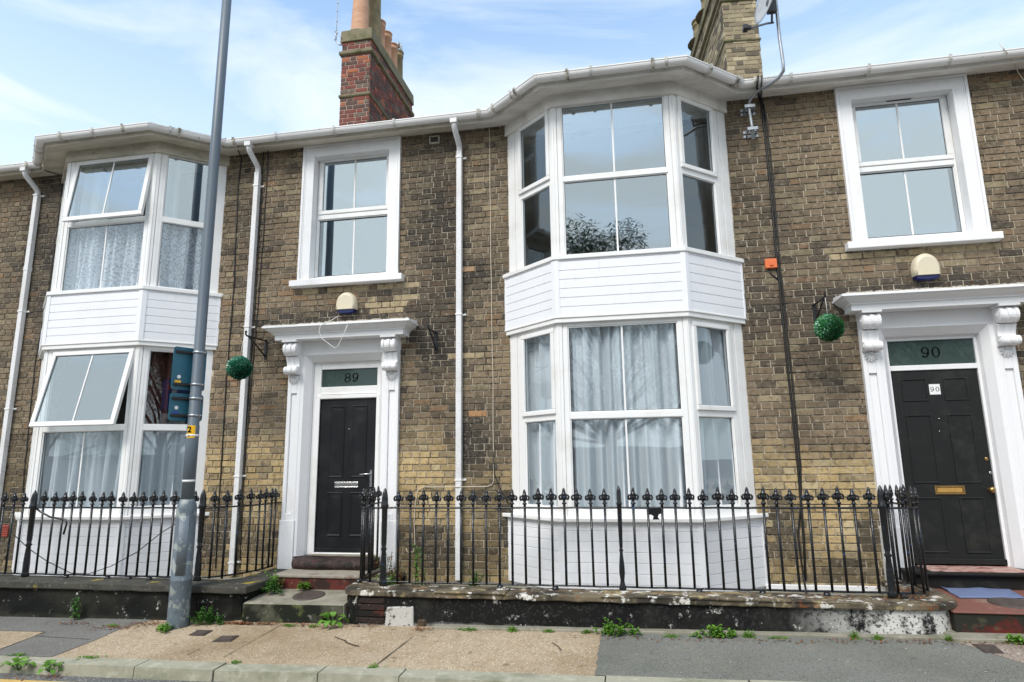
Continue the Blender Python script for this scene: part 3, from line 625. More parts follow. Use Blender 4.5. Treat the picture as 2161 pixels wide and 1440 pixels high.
    def cladding(z0, z1, o, phase=0):
        mb = MB(); prof = [(o, z0)]; zz = z0 + .104 - phase
        while zz < z1-.01:
            prof += [(o, zz-.006), (o-.009, zz-.001), (o-.009, zz+.001), (o, zz+.004)]; zz += .104
        prof.append((o, z1)); baysheet(mb, Xc, prof)
        Q = bp(Xc, o); k = [plane(Q[i], Q[i+1]) for i in range(3)]
        for i in range(3):
            B, L = k[i]
            if i > 0: mb.lbox(B, -.002, .050, z0-.004, z1, -.01, .006)
            if i < 2: mb.lbox(B, L-.050, L+.002, z0-.004, z1, -.01, .006)
            if i == 0: mb.lbox(B, 0, .022, z0, z1, -.01, .006)
            if i == 2: mb.lbox(B, L-.022, L, z0, z1, -.01, .006)
        mb.build('cladding', clad, bw)
    cladding(3.142, 3.786, -.008); cladding(.27, .962, -.012, .02)
    mb = MB(); bayplate(mb, Xc, -.03, .10, .268); mb.build('plinth', plast, bw)
    return bw

def surround_window(house, Xd, gl, trickle=False):
    B = (Vector((Xd, .10, 0)), Vector((1, 0, 0)), Vector((0, 0, 1)), Vector((0, -1, 0)))
    F = (Vector((Xd, 0, 0)),)+B[1:]
    mb = MB(); mb.ring(B, -.53, .53, 3.95, 5.70, .028, -.06, .0, tb=.05); mb.lbox(B, -.50, .50, 4.80, 4.862, -.05, .012); mb.lbox(B, -.502, .502, 4.788, 4.80, -.05, -.004)
    mb.ring(B, -.504, .504, 4.0, 4.80, .012, -.05, -.010)
    wn = mb.build('window', upvc, house, bevel=.005, seg=2)
    pane(wn, B, -.495, .495, 4.018, 4.786, -.03, gl=gl)
    sash(wn, (B[0]+B[3]*.02,)+B[1:], -.505, .505, 4.868, 5.675, t=.055); pane(wn, B, -.45, .45, 4.925, 5.62, -.004, gl=gl)
    if trickle:
        mb = MB(); mb.lbox(B, -.11, .15, 5.640, 5.650, .018, .026); mb.build('trickle_vent', black, wn)
    mb = MB()    # painted masonry surround: flat band, raised outer moulding, splayed reveal
    mb.ring(F, -.672, .672, 3.922, 5.795, .142, -.10, .040, tb=.0001)
    mb.ring(F, -.69, .69, 3.921, ZS-.006, .030, -.01, .052, tb=.0001); mb.ring(F, -.655, .655, 3.9215, 5.775, .012, -.01, .047, tb=.0001)
    mb.lbox(F, -.53, .53, 3.925, 3.955, -.12, .02)
    mb.build('window_surround', plast, wn, bevel=.004)
    mb = MB(); mb.hexa([F[0]+Vector(p) for p in ((-.765, -.115, 3.838), (.765, -.115, 3.838), (.765, .05, 3.838), (-.765, .05, 3.838), (-.765, -.115, 3.918), (.765, -.115, 3.918), (.765, .05, 3.926), (-.765, .05, 3.926))])
    mb.build('sill', plast, wn, bevel=.006, seg=2)

def corbel(par, Xk):
    """scrolled console: big volute above, small volute below, ribbed face, shell drop"""
    def outl(s):
        pts = [(.0, 3.087), (-.11*s, 3.087)]
        for k in range(12):
            a = math.radians(86 - 19*k); pts.append(((-.105 - .083*math.cos(a))*s, 3.003 + .083*math.sin(a)))
        pts += [(-.098*s, 2.905), (-.080*s, 2.868), (-.066*s, 2.835), (-.060*s, 2.800)]
        for k in range(11):
            a = math.radians(112 - 23*k); pts.append(((-.098 - .050*math.cos(a))*s, 2.738 + .050*math.sin(a)))
        pts += [(-.05*s, 2.692), (0, 2.686)]
        return pts
    mb = MB(); W_ = .085
    for x0, x1, s in ((-W_, -W_+.030, 1.0), (-W_+.030, -.020, .93), (-.020, .020, 1.02), (.020, W_-.030, .93), (W_-.030, W_, 1.0)):
        mb.xprism([(y-.045, z) for y, z in outl(s)], Xk+x0, Xk+x1)
    for sx in (-1, 1):                       # volute eyes on the cheeks
        for (yy, zz, rr) in ((-.150, 3.003, .070), (-.143, 2.738, .040)):
            for r_, tk in ((rr, .006), (rr*.62, .011), (rr*.28, .016)):
                pts = [(yy+r_*math.cos(2*PI*k/14), zz+r_*math.sin(2*PI*k/14)) for k in range(14)]
                xx = Xk+sx*W_; mb.xprism(pts, *sorted((xx-sx*.004, xx+sx*tk)))
    for k in range(7):                       # shell drop
        a = math.radians(-90 + (k-3)*26); ln = .085
        mb.tube([(Xk, -.055, 2.685), (Xk+ln*.55*math.cos(a), -.075, 2.672+ln*.6*math.sin(a)), (Xk+ln*.8*math.cos(a), -.062, 2.662+ln*math.sin(a)*1.05)], [.006, .016, .011], 7)
    mb.lathe([(.022, -.012), (.018, .012)], (Xk, -.075, 2.672), 10)
    mb.box(Xk-.098, Xk+.098, -.235, -.03, 3.086, 3.112)
    mb.build('corbel', plastb, par, bevel=.004, seg=2)

def doorcase(house, Xd, zdoor, dl, dr, ztr0, ztr1, zfan, number, dm, six, base0):
    F = (Vector((Xd, 0, 0)), Vector((1, 0, 0)), Vector((0, 0, 1)), Vector((0, -1, 0)))
    mb = MB()
    mb.lbox(F, -.735, .735, 2.935, 3.112, -.06, .050)                      # frieze
    # splayed reveal: jambs and head from the face back to the door frame
    zb = base0
    for s in (-1, 1):
        a0, a1 = s*.560, s*.520
        for (u0, w0, u1, w1) in ((.565, .055, .520, .050), (.520, .050, .462, -.030), (.462, -.030, .455, -.075)):
            pts = [F[0]+Vector((s*u0, -w0, zb)), F[0]+Vector((s*u1, -w1, zb)), F[0]+Vector((s*u1, -w1, 2.86 if u1 < .5 else 2.935)), F[0]+Vector((s*u0, -w0, 2.935))]
            if s > 0: pts.reverse()
            mb.face(pts)
    mb.face([F[0]+Vector(p) for p in ((-.565, -.050, 2.936), (.565, -.050, 2.936), (.462, .03, 2.858), (-.462, .03, 2.858))])
    mb.face([F[0]+Vector(p) for p in ((-.462, .03, 2.858), (.462, .03, 2.858), (.455, .08, 2.850), (-.455, .08, 2.850))])
    dc = mb.build('doorcase', plastb, house, bevel=.003)
    for s in (-1, 1):
        mb = MB(); u0, u1 = sorted((s*.735, s*.560)); c0 = (u0+u1)/2
        # pilaster with a long sunk panel
        mb.lbox(F, u0, u0+.048, base0+.42, 2.94, -.06, .060); mb.lbox(F, u1-.048, u1, base0+.42, 2.94, -.06, .060)
        mb.lbox(F, u0+.048, u1-.048, 2.455, 2.94, -.06, .060); mb.lbox(F, u0+.048, u1-.048, base0+.42, base0+.50, -.06, .060)
        mb.lbox(F, u0+.048, u1-.048, base0+.50, 2.455, -.06, .038)
        mb.lbox(F, u0-.012, u1+.008, base0-.15, base0+.42, -.06, .075)       # plinth block
        mb.build('pilaster', plastb, dc, bevel=.007, seg=2)
        corbel(dc, Xd+s*.648)
    # cornice hood
    mb = MB(); prof = [(.0, 3.112), (.0, 3.112)]
    pts = [(-.235, 3.112), (-.235, 3.172), (-.250, 3.176), (-.250, 3.190), (-.262, 3.196), (-.300, 3.216), (-.322, 3.236), (-.330, 3.246), (-.350, 3.250), (-.350, 3.272), (-.336, 3.278)]
    rows = []
    for y, z in pts:
        e = -y - .235; hw = .845 + e
        rows.append([(Xd-hw, .02, z), (Xd-hw, y, z), (Xd+hw, y, z), (Xd+hw, .02, z)])
    for i in range(len(rows)-1): mb.grid([rows[i], rows[i+1]], smooth=False)
    mb.face([rows[0][0], rows[0][3], rows[0][2], rows[0][1]]); t_ = rows[-1]
    mb.face([(t_[0][0], .02, 3.315), t_[1], t_[2], (t_[3][0], .02, 3.315)]); mb.face([t_[0], t_[1], (t_[0][0], .02, 3.315)]); mb.face([t_[3], (t_[3][0], .02, 3.315), t_[2]])
    mb.build('hood', plast, dc)
    mb = MB(); x = Xd-.95    # ragged mortar fillet lying on the hood
    for i in range(60):
        xx = Xd-.94+i*1.88/60; h = random.uniform(.002, .014); y0 = -.345+random.uniform(0, .02)
        mb.box(xx, xx+.033, y0, .015, 3.268, 3.282+h)
    mb.build('mortar_fillet', mat('old_cement_fillet', (.48, .44, .37), [((.22, .15, .10), 16, .5, .7, .8), ((.12, .16, .05), 7, .6, .7, .7)], .9), dc)
    # door frame, transom and fanlight
    D = (Vector((Xd, .08, 0)),)+F[1:]
    mb = MB()
    mb.lbox(D, -.46, dl, zdoor-.03, 2.86, -.07, 0); mb.lbox(D, dr, .46, zdoor-.03, 2.86, -.07, 0)
    mb.lbox(D, dl, dr, zfan, 2.86, -.07, -.002); mb.lbox(D, dl, dr, ztr0, ztr1, -.07, -.002)
    mb.lbox(D, dl, dr, ztr0+.055, ztr0+.07, -.02, .008) if ztr1-ztr0 > .1 else None
    if not six: mb.lbox(D, dl+.0, dr, zdoor-.03, zdoor, -.07, .01); mb.ring(D, dl-.045, dr+.045, zdoor-.028, ztr0+.05, .045, -.03, .012, tb=.026)
    mb.build('door_frame', upvc if not six else plastb, dc, bevel=.004, seg=2)
    mb = MB(); mb.lbox(D, dl-.004, dr+.004, ztr1-.004, zfan+.004, -.030, -.024); fl = mb.build('fanlight', fang, dc)
    numerals('house_number', number, .118, inkm, dc, D, (dl+dr)/2 if six else .045, (ztr1+zfan)/2-.0, -.022)
    # the door itself
    mb = MB(); mb.lbox(D, dl+.003, dr-.003, zdoor+.004, ztr0-.003, -.065, -.020); 
    def panel(u0, u1, z0, z1):
        O, a, b, c = D
        def R(i, w): return [O+a*(u0+i)+b*(z0+i)+c*w, O+a*(u1-i)+b*(z0+i)+c*w, O+a*(u1-i)+b*(z1-i)+c*w, O+a*(u0+i)+b*(z1-i)+c*w]
        st_ = [R(0, -.0205), R(.004, -.010), R(.014, -.010), R(.024, -.027 if six else -.018), R(.042, -.027 if six else -.018), R(.062, -.016 if not six else -.021)]
        mb.grid(st_, closed=True, smooth=False); mb.face(st_[-1])
    if six:
        for (a0, a1) in ((dl+.095, dl+.345), (dr-.345, dr-.110)):
            panel(a0, a1, 2.155, 2.400); panel(a0, a1, 1.300, 2.015); panel(a0, a1, .605, 1.160)
        mb.lbox(D, dl+.003, dr-.003, zdoor+.002, zdoor+.055, -.02, .018)
    else:
        for (a0, a1) in ((dl+.135, dl+.335), (dr-.325, dr-.125)):
            panel(a0, a1, 1.410, 2.300); panel(a0, a1, .715, 1.240)
        mb.lbox(D, dl+.003, dr-.003, zdoor+.004, zdoor+.045, -.02, -.008)
    dr_ = mb.build('door', dm, house, bevel=.003)
    B = D
    if six:
        mb = MB(); mb.ring(B, -.137, .145, 1.188, 1.276, .017, -.02, -.008); mb.build('letterbox', brass, dr_, bevel=.003)
        mb = MB(); mb.lbox(B, -.115, .123, 1.208, 1.256, -.02, -.012); mb.build('letter_flap', brassp, dr_, bevel=.003)
        mb = MB(); O = B[0]+Vector((.375, .02, 1.235))
        rows = []
        for r, y in ((.020, 0), (.012, -.012), (.011, -.03), (.026, -.042), (.030, -.055), (.024, -.070), (.008, -.076)):
            rows.append([(O.x+r*math.cos(2*PI*k/14), O.y+y, O.z+r*math.sin(2*PI*k/14)) for k in range(14)])
        mb.grid(rows, closed=True, cap=True); mb.build('door_knob', brass, dr_)
        for (px, py, r, m_) in ((2081, 969, .016, brass), (2089, 998, .012, chrome), (1981, 884, .006, chrome), (1982, 911, .006, chrome)):
            p = at(px, py, Y=.10); mb = MB(); mb.grid([[(p.x+r*q_*math.cos(2*PI*k/12), .102-y, p.z+r*q_*math.sin(2*PI*k/12)*1.3) for k in range(12)] for q_, y in ((1, .0), (1, .012), (.5, .015))], closed=True, cap=True)
            mb.build('lock' if r > .01 else 'spyhole', m_, dr_)
        mb = MB(); mb.lbox(B, -.060, .045, 2.225, 2.335, -.0205, -.017); npb = mb.build('number_plate', signwh, dr_)
        numerals('plate_number', '90', .050, inkm, dr_, B, -.0075, 2.280, -.0165, gap=.30)
        p = at(2092, 873, Y=.06); mb = MB(); mb.box(p.x-.016, p.x+.016, .045, .075, p.z-.035, p.z+.035); mb.build('doorbell', cream, dc, bevel=.008, seg=2)
    else:
        p0, p1 = at(707, 1017, Y=.1), at(756, 1030, Y=.1)
        mb = MB(); u0, u1 = p0.x-Xd, p1.x-Xd; mb.ring(B, u0, u1, 1.294, 1.362, .010, -.02, -.010); mb.lbox(B, u0+.01, u1-.01, 1.304, 1.352, -.02, -.014); mb.build('letterbox', chrome, dr_, bevel=.004, seg=2)
        mb = MB(); hx = dr-.055; mb.lbox(B, hx-.014, hx+.014, 1.30, 1.50, -.02, -.008); mb.tube([B[0]+Vector((hx, .03, 1.455)), B[0]+Vector((hx, -.03, 1.455)), B[0]+Vector((hx-.03, -.038, 1.455)), B[0]+Vector((hx-.125, -.036, 1.450))], .009, 8)
        mb.build('door_handle', chrome, dr_, bevel=.002)
        p = at(737, 905, Y=.1); mb = MB(); mb.grid([[(p.x+.008*math.cos(2*PI*k/10), .1-y, 2.008+.008*math.sin(2*PI*k/10)) for k in range(10)] for y in (0, .006)], closed=True, cap=True); mb.build('spyhole', chrome, dr_)

def eaves(house, path, clips, dirty, x0, x1):
    sm = sofm if not dirty else stsof
    mb = MB(); sweep(mb, path, [(-.02, ZS), (.20, ZS), (.20, ZS-.036), (.222, ZS-.036), (.222, ZS+.115), (.20, ZS+.115)]); mb.build('soffit', sm, house)
    prof = [(.232, 5.868)]
    for k in range(11):
        a = PI + PI*k/10; prof.append((.284+.052*math.cos(a), 5.866+.058*math.sin(a)))
    prof += [(.336, 5.876), (.342, 5.880), (.342, 5.868)]; outer = list(prof)
    prof += [(.284+.048*math.cos(PI+PI*k/10), 5.868+.054*math.sin(PI+PI*k/10)) for k in range(10, -1, -1)]
    mb = MB(); sweep(mb, path, prof, closed=True); g = mb.build('gutter', gut, house)
    # clips and union brackets
    def along(d):
        pp = path; 
        for i in range(len(pp)-1):
            A, Bq = Vector(pp[i]), Vector(pp[i+1]); l = (Bq-A).length
            if d <= l or i == len(pp)-2: e = (Bq-A)/l; return A+e*d, e
            d -= l
    tot = sum((Vector(path[i+1])-Vector(path[i])).length for i in range(len(path)-1)); d = .35
    cp = [(.226, 5.900), (.222, 5.86)] + [(.284+.066*math.cos(PI+PI*k/8), 5.866+.072*math.sin(PI+PI*k/8)) for k in range(9)] + [(.352, 5.892), (.336, 5.896)]
    while d < tot:
        A, e = along(d); A2, e2 = along(min(d+.05, tot-.001))
        if abs((e-e2).length) < .01: 
            mb = MB(); sweep(mb, [tuple(A), tuple(A+e*.030)], cp); mb.build('gutter_clip', clipm, g)
        d += .82
    for i in range(1, len(path)-1):             # angle pieces and dark leaking unions at the corners
        for s in (-1, 1):
            Q = Vector(path[i]); e = (Vector(path[i+(1 if s > 0 else -1)])-Q).normalized()
            o2 = .10 + (.14 if True else 0)
            ctr = [Q+e*(o2-.018), Q+e*(o2+.018)];  ctr = ctr if s > 0 else ctr[::-1]
            mb = MB(); sweep(mb, [tuple(ctr[0]), tuple(ctr[1])], [(o_*1.0, z) for o_, z in cp]); mb.build('gutter_union', grime, g)
    # ragged edge of the slates over the gutter
    mb = MB(); A = 0
    for i in range(len(path)-1):
        p0, p1 = offset(path, .255)[i], offset(path, .255)[i+1]; q0, q1 = offset(path, .05)[i], offset(path, .05)[i+1]
        n = max(1, int((Vector(p1)-Vector(p0)).length/.20))
        for k in range(n):
            t0, t1 = k/n+.01/n, (k+1)/n-.01/n; L2 = lambda a_, b_, t: (a_[0]*(1-t)+b_[0]*t, a_[1]*(1-t)+b_[1]*t)
            z = 5.905+random.uniform(-.008, .012)
            a0, a1, b1, b0 = L2(p0, p1, t0), L2(p0, p1, t1), L2(q0, q1, t1), L2(q0, q1, t0)
            mb.hexa([(*a0, z), (*a1, z+random.uniform(-.004, .004)), (*b1, z+.10), (*b0, z+.10), (*a0, z+.012), (*a1, z+.014), (*b1, z+.112), (*b0, z+.112)])
    # roof slopes
    S = .55; z0 = 5.925
    mb.face([(x0, -.2, z0), (x1, -.2, z0), (x1, 4.2, z0+4.4*S), (x0, 4.2, z0+4.4*S)]); mb.face([(x0, 4.2, z0+4.4*S), (x1, 4.2, z0+4.4*S), (x1, 8.6, z0), (x0, 8.6, z0)])
    op = offset(path, .2)
    if len(path) > 3:
        for b0 in ([1] if len(path) < 8 else [1]):
            ap = ((op[b0+1][0]+op[b0+2][0])/2, .75, z0+.45)
            for k in range(3): mb.face([(*op[b0+k], z0), (*op[b0+k+1], z0), ap])
    mb.build('roof', roofm, house)

def neck_and_pipe(house, X, ztop_out, clips, zb=.27, joint=()):
    mb = MB(); h = .034
    mb.box(X-h, X+h, -.085, -.017, zb, 5.50)
    for z in joint: mb.box(X-h-.004, X+h+.004, -.089, -.013, z-.03, z+.03)
    mb.tube([(X-.01, -.275, 5.83), (X-.01, -.275, 5.755), (X-.008, -.255, 5.715), (X, -.08, 5.59), (X, -.052, 5.55), (X, -.051, 5.46)], .037, 10)
    mb.box(X-.055, X+.035, -.325, -.225, 5.765, 5.825)
    dp = mb.build('downpipe', mat('flaking_pipe_paint', (.74, .74, .75), [((.35, .33, .30), 60, .57, .66, .7, {'detail': 3}), ((.45, .42, .36), 3, .5, .8, .5)], .45, (80, .15)) if 'flaking_pipe_paint' not in MATS else MATS['flaking_pipe_paint'], house, bevel=.006, seg=2)
    for z in clips:
        mb = MB(); mb.box(X-h-.006, X+h+.006, -.091, -.0, z-.010, z+.010); mb.box(X+h, X+h+.045, -.020, -.002, z-.012, z+.012); mb.tube([(X+h+.03, -.018, z), (X+h+.03, -.03, z)], .008, 6)
        mb.build('pipe_clip', upvc, dp)
    return dp

def wall(house, x0, x1, holes, excl, zb=.05):
    mb = MB(); holed(mb, FRONT, x0, x1, zb, ZS+.05, holes, -.004)
    for h0, h1, a0, a1 in holes:       # the thickness of the wall around each opening
        y = .004
        mb.face([(h0, y, a0), (h0, .25, a0), (h0, .25, a1), (h0, y, a1)]); mb.face([(h1, y, a0), (h1, y, a1), (h1, .25, a1), (h1, .25, a0)])
        mb.face([(h0, y, a1), (h0, .25, a1), (h1, .25, a1), (h1, y, a1)]); mb.face([(h0, y, a0), (h1, y, a0), (h1, .25, a0), (h0, .25, a0)])
    wl_ = mb.build('brick_wall', mortar, house)
    if x1 > 3: mb = MB(); mb.box(1.30, 2.40, -.035, -.001, .2, .290); mb.build('wall_plinth', plast, wl_, bevel=.006)
    mb = MB(); bricks(mb, FRONT, x0, x1, zb+.15, ZS+.01, buff, excl); mb.build('brick_courses', brick, wl_)
def rooms(house, x0, x1, holes):
    mb = MB()
    for z0, z1 in ((.45, 3.15), (3.35, 5.80)):
        hs = [h for h in holes if z0-.2 < (h[2]+h[3])/2 < z1]
        mb.face([(x0, 4.2, z0), (x1, 4.2, z0), (x1, 4.2, z1), (x0, 4.2, z1)]); mb.face([(x0, .25, z0), (x1, .25, z0), (x1, 4.2, z0), (x0, 4.2, z0)])
        mb.face([(x0, .25, z1), (x0, 4.2, z1), (x1, 4.2, z1), (x1, .25, z1)]); mb.face([(x0, .25, z0), (x0, 4.2, z0), (x0, 4.2, z1), (x0, .25, z1)]); mb.face([(x1, .25, z0), (x1, .25, z1), (x1, 4.2, z1), (x1, 4.2, z0)])
        RB = (Vector((0, .25, 0)), Vector((1, 0, 0)), Vector((0, 0, 1)), Vector((0, -1, 0))); holed(mb, RB, x0, x1, z0, z1, hs, 0)
        xm = None
        for h in hs:       # a partition between each pair of openings
            if xm is not None: mb.face([((h[0]+xm)/2, .25, z0), ((h[0]+xm)/2, 4.2, z0), ((h[0]+xm)/2, 4.2, z1), ((h[0]+xm)/2, .25, z1)])
            xm = h[1]
    mb.build('room', roomm, house)

def stack(house, X0, X1, Y0, Y1, zb, zt, pal, m, mm, bands, capm, pots, potm, cap):
    mb = MB(); mb.box(X0, X1, Y0, Y1, zb, zt); ch = mb.build('chimney', mm, house)
    mb = MB()
    bricks(mb, (Vector((0, Y0, 0)),)+FRONT[1:], X0, X1, zb, zt, pal, rise=.0775)
    BR, LR = plane((X1, Y0), (X1, Y1)); bricks(mb, BR, 0, LR, zb, zt, pal, rise=.0775)
    BL, LL = plane((X0, Y1), (X0, Y0)); bricks(mb, BL, 0, LL, zb, zt, pal, rise=.0775)
    mb.build('stack_brickwork', m, ch)
    for z0, z1, p in bands:
        mb = MB(); mb.hexa([(X0-p*.4, Y0-p*.4, z0), (X1+p*.4, Y0-p*.4, z0), (X1+p*.4, Y1+p*.4, z0), (X0-p*.4, Y1+p*.4, z0), (X0-p, Y0-p, z0+(z1-z0)*.3), (X1+p, Y0-p, z0+(z1-z0)*.3), (X1+p, Y1+p, z0+(z1-z0)*.3), (X0-p, Y1+p, z0+(z1-z0)*.3)])
        mb.box(X0-p, X1+p, Y0-p, Y1+p, z0+(z1-z0)*.3, z1); mb.build('string_course', capm, ch, bevel=.006)
    p, z1 = cap; mb = MB()
    mb.hexa([(X0-p, Y0-p, zt), (X1+p, Y0-p, zt), (X1+p, Y1+p, zt), (X0-p, Y1+p, zt), (X0-p+.01, Y0-p+.01, z1), (X1+p-.01, Y0-p+.01, z1), (X1+p-.01, Y1+p-.01, z1), (X0-p+.01, Y1+p-.01, z1)])
    mb.build('chimney_cap', capm, ch, bevel=.015, seg=2)
    for (x, y, r, h, pm, kind) in pots:
        mb = MB(); k = r/.10
        if kind == 'tall': pr = [(.135*k, 0), (.130*k, .06), (.108*k, .5*h), (.100*k, h-.20), (.118*k, h-.19), (.120*k, h-.16), (.104*k, h-.13), (.102*k, h-.07), (.122*k, h-.05), (.122*k, h), (.09*k, h), (.088*k, h-.2)]
        else: pr = [(.112*k, 0), (.106*k, h*.5), (.100*k, h-.13), (.112*k, h-.12), (.114*k, h-.09), (.102*k, h-.07), (.104*k, h-.03), (.120*k, h-.02), (.120*k, h), (.095*k, h), (.09*k, h-.15)]
        mb.lathe(pr, (x, y, z1-.02), 24, cap=False); mb.build('chimney_pot', pm, ch)
        mb = MB(); mb.lathe([(.19*k, 0), (.17*k, .05), (.12*k, .09)], (x, y, z1-.005), 16); mb.build('flaunching', capm, ch)
        if kind == 'cowl':
            mb = MB(); z = z1-.02+h
            for q_ in range(10):
                a = 2*PI*q_/10; ca, sa = math.cos(a), math.sin(a); mb.tube([(x+.05*ca, y+.05*sa, z), (x+.085*ca, y+.085*sa, z+.08), (x+.075*ca, y+.075*sa, z+.17), (x+.03*ca, y+.03*sa, z+.21)], .010, 5)
            mb.lathe([(.06, -.02), (.05, .03)], (x, y, z), 12); mb.lathe([(.075, .16), (.05, .215), (.008, .235), (.006, .27)], (x, y, z), 12); mb.build('cowl', galv, ch)
    return ch

BX1, BX2 = -6.695, -.055
D1, D2 = -3.500, 3.207
def holes_for(Xb, Xd): return [(Xb-1.24, Xb+1.24, 1.0, 3.07), (Xb-1.24, Xb+1.24, 3.83, 5.67), (Xd-.60, Xd+.60, 3.88, 5.76), (Xd-.50, Xd+.50, .40, 2.90)]
def excl_for(Xb, Xd): return [(Xb-1.335, Xb+1.335, 0, 6), (Xd-.66, Xd+.66, 3.86, 6), (Xd-.71, Xd+.71, 0, 3.13), (Xd-.80, Xd+.80, 3.11, 3.24)]

# house 88, hardly in view at the left
h88 = thing('terraced_house', (-11.5, 2, 0), 'neighbouring brick house of which only a strip shows left of the leftmost downpipe', 'house', 'terraced houses')
wall(h88, -16, -8.45, [], [], .05); eaves(h88, [(-16, 0), (-8.45, 0)], [], True, -16, -8.45)
# house 89
h89 = thing('terraced_house', (-5.2, 2, 0), 'brick terraced house numbered 89 with open windows in its bay and a red chimney', 'house', 'terraced houses')
wall(h89, -8.45, -2.04, holes_for(BX1, D1), excl_for(BX1, D1)); rooms(h89, -8.4, -2.1, holes_for(BX1, D1))
bay(h89, BX1, open_sashes=True, side_sash=False)
surround_window(h89, D1, glassf)
doorcase(h89, D1, .530, -.356, .400, 2.385, 2.540, 2.765, '89', door89, False, .50)
Pb = bp(BX1, 0); eaves(h89, [(-8.45, 0)]+Pb+[(-2.04, 0)], [], True, -8.45, -2.04)
neck_and_pipe(h89, -8.395, 0, [at(82, 412, Y=-.06).z, at(48, 657, Y=-.06).z, at(20, 863, Y=-.06).z], joint=(at(58, 568, Y=-.06).z,))
neck_and_pipe(h89, -4.848, 0, [at(543, 392, Y=-.06).z, at(525, 690, Y=-.06).z, at(505, 1005, Y=-.06).z, .42])
stack(h89, -4.715, -4.185, 2.0, 4.15, 6.6, 8.90, redc, redbrick, mat('red_stack_mortar', (.45, .36, .30), [((.2, .15, .12), 10, .5, .7, .7)], .95),
      [(7.82, 7.88, .028), (8.635, 8.715, .045)], stucco,
      [(-4.50, 2.22, .125, 1.55, terra, 'tall'), (-4.43, 2.66, .118, 1.75, terrad, 'tall'), (-4.45, 2.99, .10, .90, terra, 'plain'), (-4.45, 3.33, .10, .90, terra, 'plain'), (-4.45, 3.67, .10, .88, terra, 'plain'), (-4.45, 3.98, .10, .93, terrad, 'cowl')], terra, (.035, 9.13))
# house 90
h90 = thing('terraced_house', (1.5, 2, 0), 'brick terraced house numbered 90 with a closed white bay and a buff chimney', 'house', 'terraced houses')
wall(h90, -2.04, 7.5, holes_for(BX2, D2), excl_for(BX2, D2)); rooms(h90, -1.98, 7.4, holes_for(BX2, D2))
bay(h90, BX2)
surround_window(h90, D2, glassf, True)
doorcase(h90, D2, .500, -.422, .425, 2.490, 2.545, 2.815, '90', door90, True, .46)
Pb = bp(BX2, 0); eaves(h90, [(-2.04, 0)]+Pb+[(7.5, 0)], [], False, -2.04, 7.5)
neck_and_pipe(h90, -2.005, 0, [at(963, 333, Y=-.06).z, at(960, 664, Y=-.06).z, at(963, 1013, Y=-.06).z])
bst = stack(h90, 1.78, 2.315, 2.3, 6.6, 6.4, 9.42, buff_stack, redbrick, mat('buff_stack_mortar', (.40, .34, .24), [((.12, .10, .08), 8, .45, .65, .8)], .95),
      [(8.17, 8.21, .025), (8.90, 8.96, .035), (9.02, 9.08, .06)], stucco,
      [(1.92, 3.55, .15, .50, terrad, 'plain'), (1.92, 4.35, .15, .50, terrad, 'plain'), (2.10, 2.75, .13, .6, terrad, 'plain')], terra, (.05, 9.62))
ang = math.radians(5.3); piv = Vector((1.78, 2.3, 0)); c0 = wl(bst)     # this stack stands slightly askew to the street
dv = c0-piv; bst.rotation_euler.z = ang; bst.location += Vector((dv.x*math.cos(ang)-dv.y*math.sin(ang)-dv.x, dv.x*math.sin(ang)+dv.y*math.cos(ang)-dv.y, 0))

# ------------------------------------------------------------------ net curtains behind the bay glass
def curtain(Xc, z0, z1, label, cat, m, seed, front=True, right=True, left=True, amp=.052, name='net_curtain', off=-.17, trim=.05, us=None):
    rnd = random.Random(seed); P = bp(Xc, off); pts = []
    segs = [i for i, f in ((0, left), (1, front), (2, right)) if f]
    for i in segs:
        A, Bq = Vector(P[i]), Vector(P[i+1]); L = (Bq-A).length; e = (Bq-A)/L; n = Vector((e.y, -e.x)); k = int(L/.008)
        for j in range(k+1): pts.append((A+e*(L*j/k), n, L*j/k+i*1.3))
    if us: pts = [p for p in pts if us[0] <= p[0].x <= us[1]]
    ph = [rnd.uniform(0, 6.28) for _ in range(8)]
    def disp(s, t):
        return amp*(math.sin(s*46+ph[0]+2.0*math.sin(s*5+ph[1])) + 1.0*math.sin(s*23+ph[2]+2.2*math.sin(s*3.1+ph[3])+t*.8) + .35*math.sin(s*110+ph[4])*(1-t))
    rows = []
    for j in range(9):
        t = j/8; z = z1*(1-t)+z0*t; g = .55+.45*t
        rows.append([(p.x + n.x*disp(s, t)*g, p.y + n.y*disp(s, t)*g, z + .006*math.sin(s*20+ph[5])*(t == 1)) for p, n, s in pts])
    mb = MB(); mb.grid(rows); o = mb.build(name, m); tag(o, label, cat, 'net curtains in the bay windows' if name == 'net_curtain' else None); return o
curtain(BX2, 1.01, 3.06, 'full-height white net curtain in the ground floor bay of number 90', 'curtain', netm, 3)
curtain(BX1, 1.01, 2.045, 'half-height white net curtain in the ground floor bay of number 89', 'curtain', netm, 5)
curtain(BX1, 3.84, 4.76, 'patterned lace curtain across the lower half of the upper bay of number 89', 'curtain', lacem, 8)
curtain(BX1, 2.05, 3.05, 'dark red drape behind the upper right pane of the ground floor bay of number 89', 'curtain', drape, 9, left=False, front=False, name='window_drape', off=-.26, us=(-6.05, -5.86))
curtain(BX1, 3.85, 5.66, 'white curtain gathered at the left end of the upper bay of number 89', 'curtain', netm, 12, left=False, right=False, name='gathered_curtain', off=-.24, us=(-7.4, -6.85))
curtain(BX1, 4.76, 5.66, 'narrow white curtain beside the post in the upper bay right pane of number 89', 'curtain', netm, 14, left=False, front=False, name='gathered_curtain', off=-.24, us=(-6.1, -5.90))

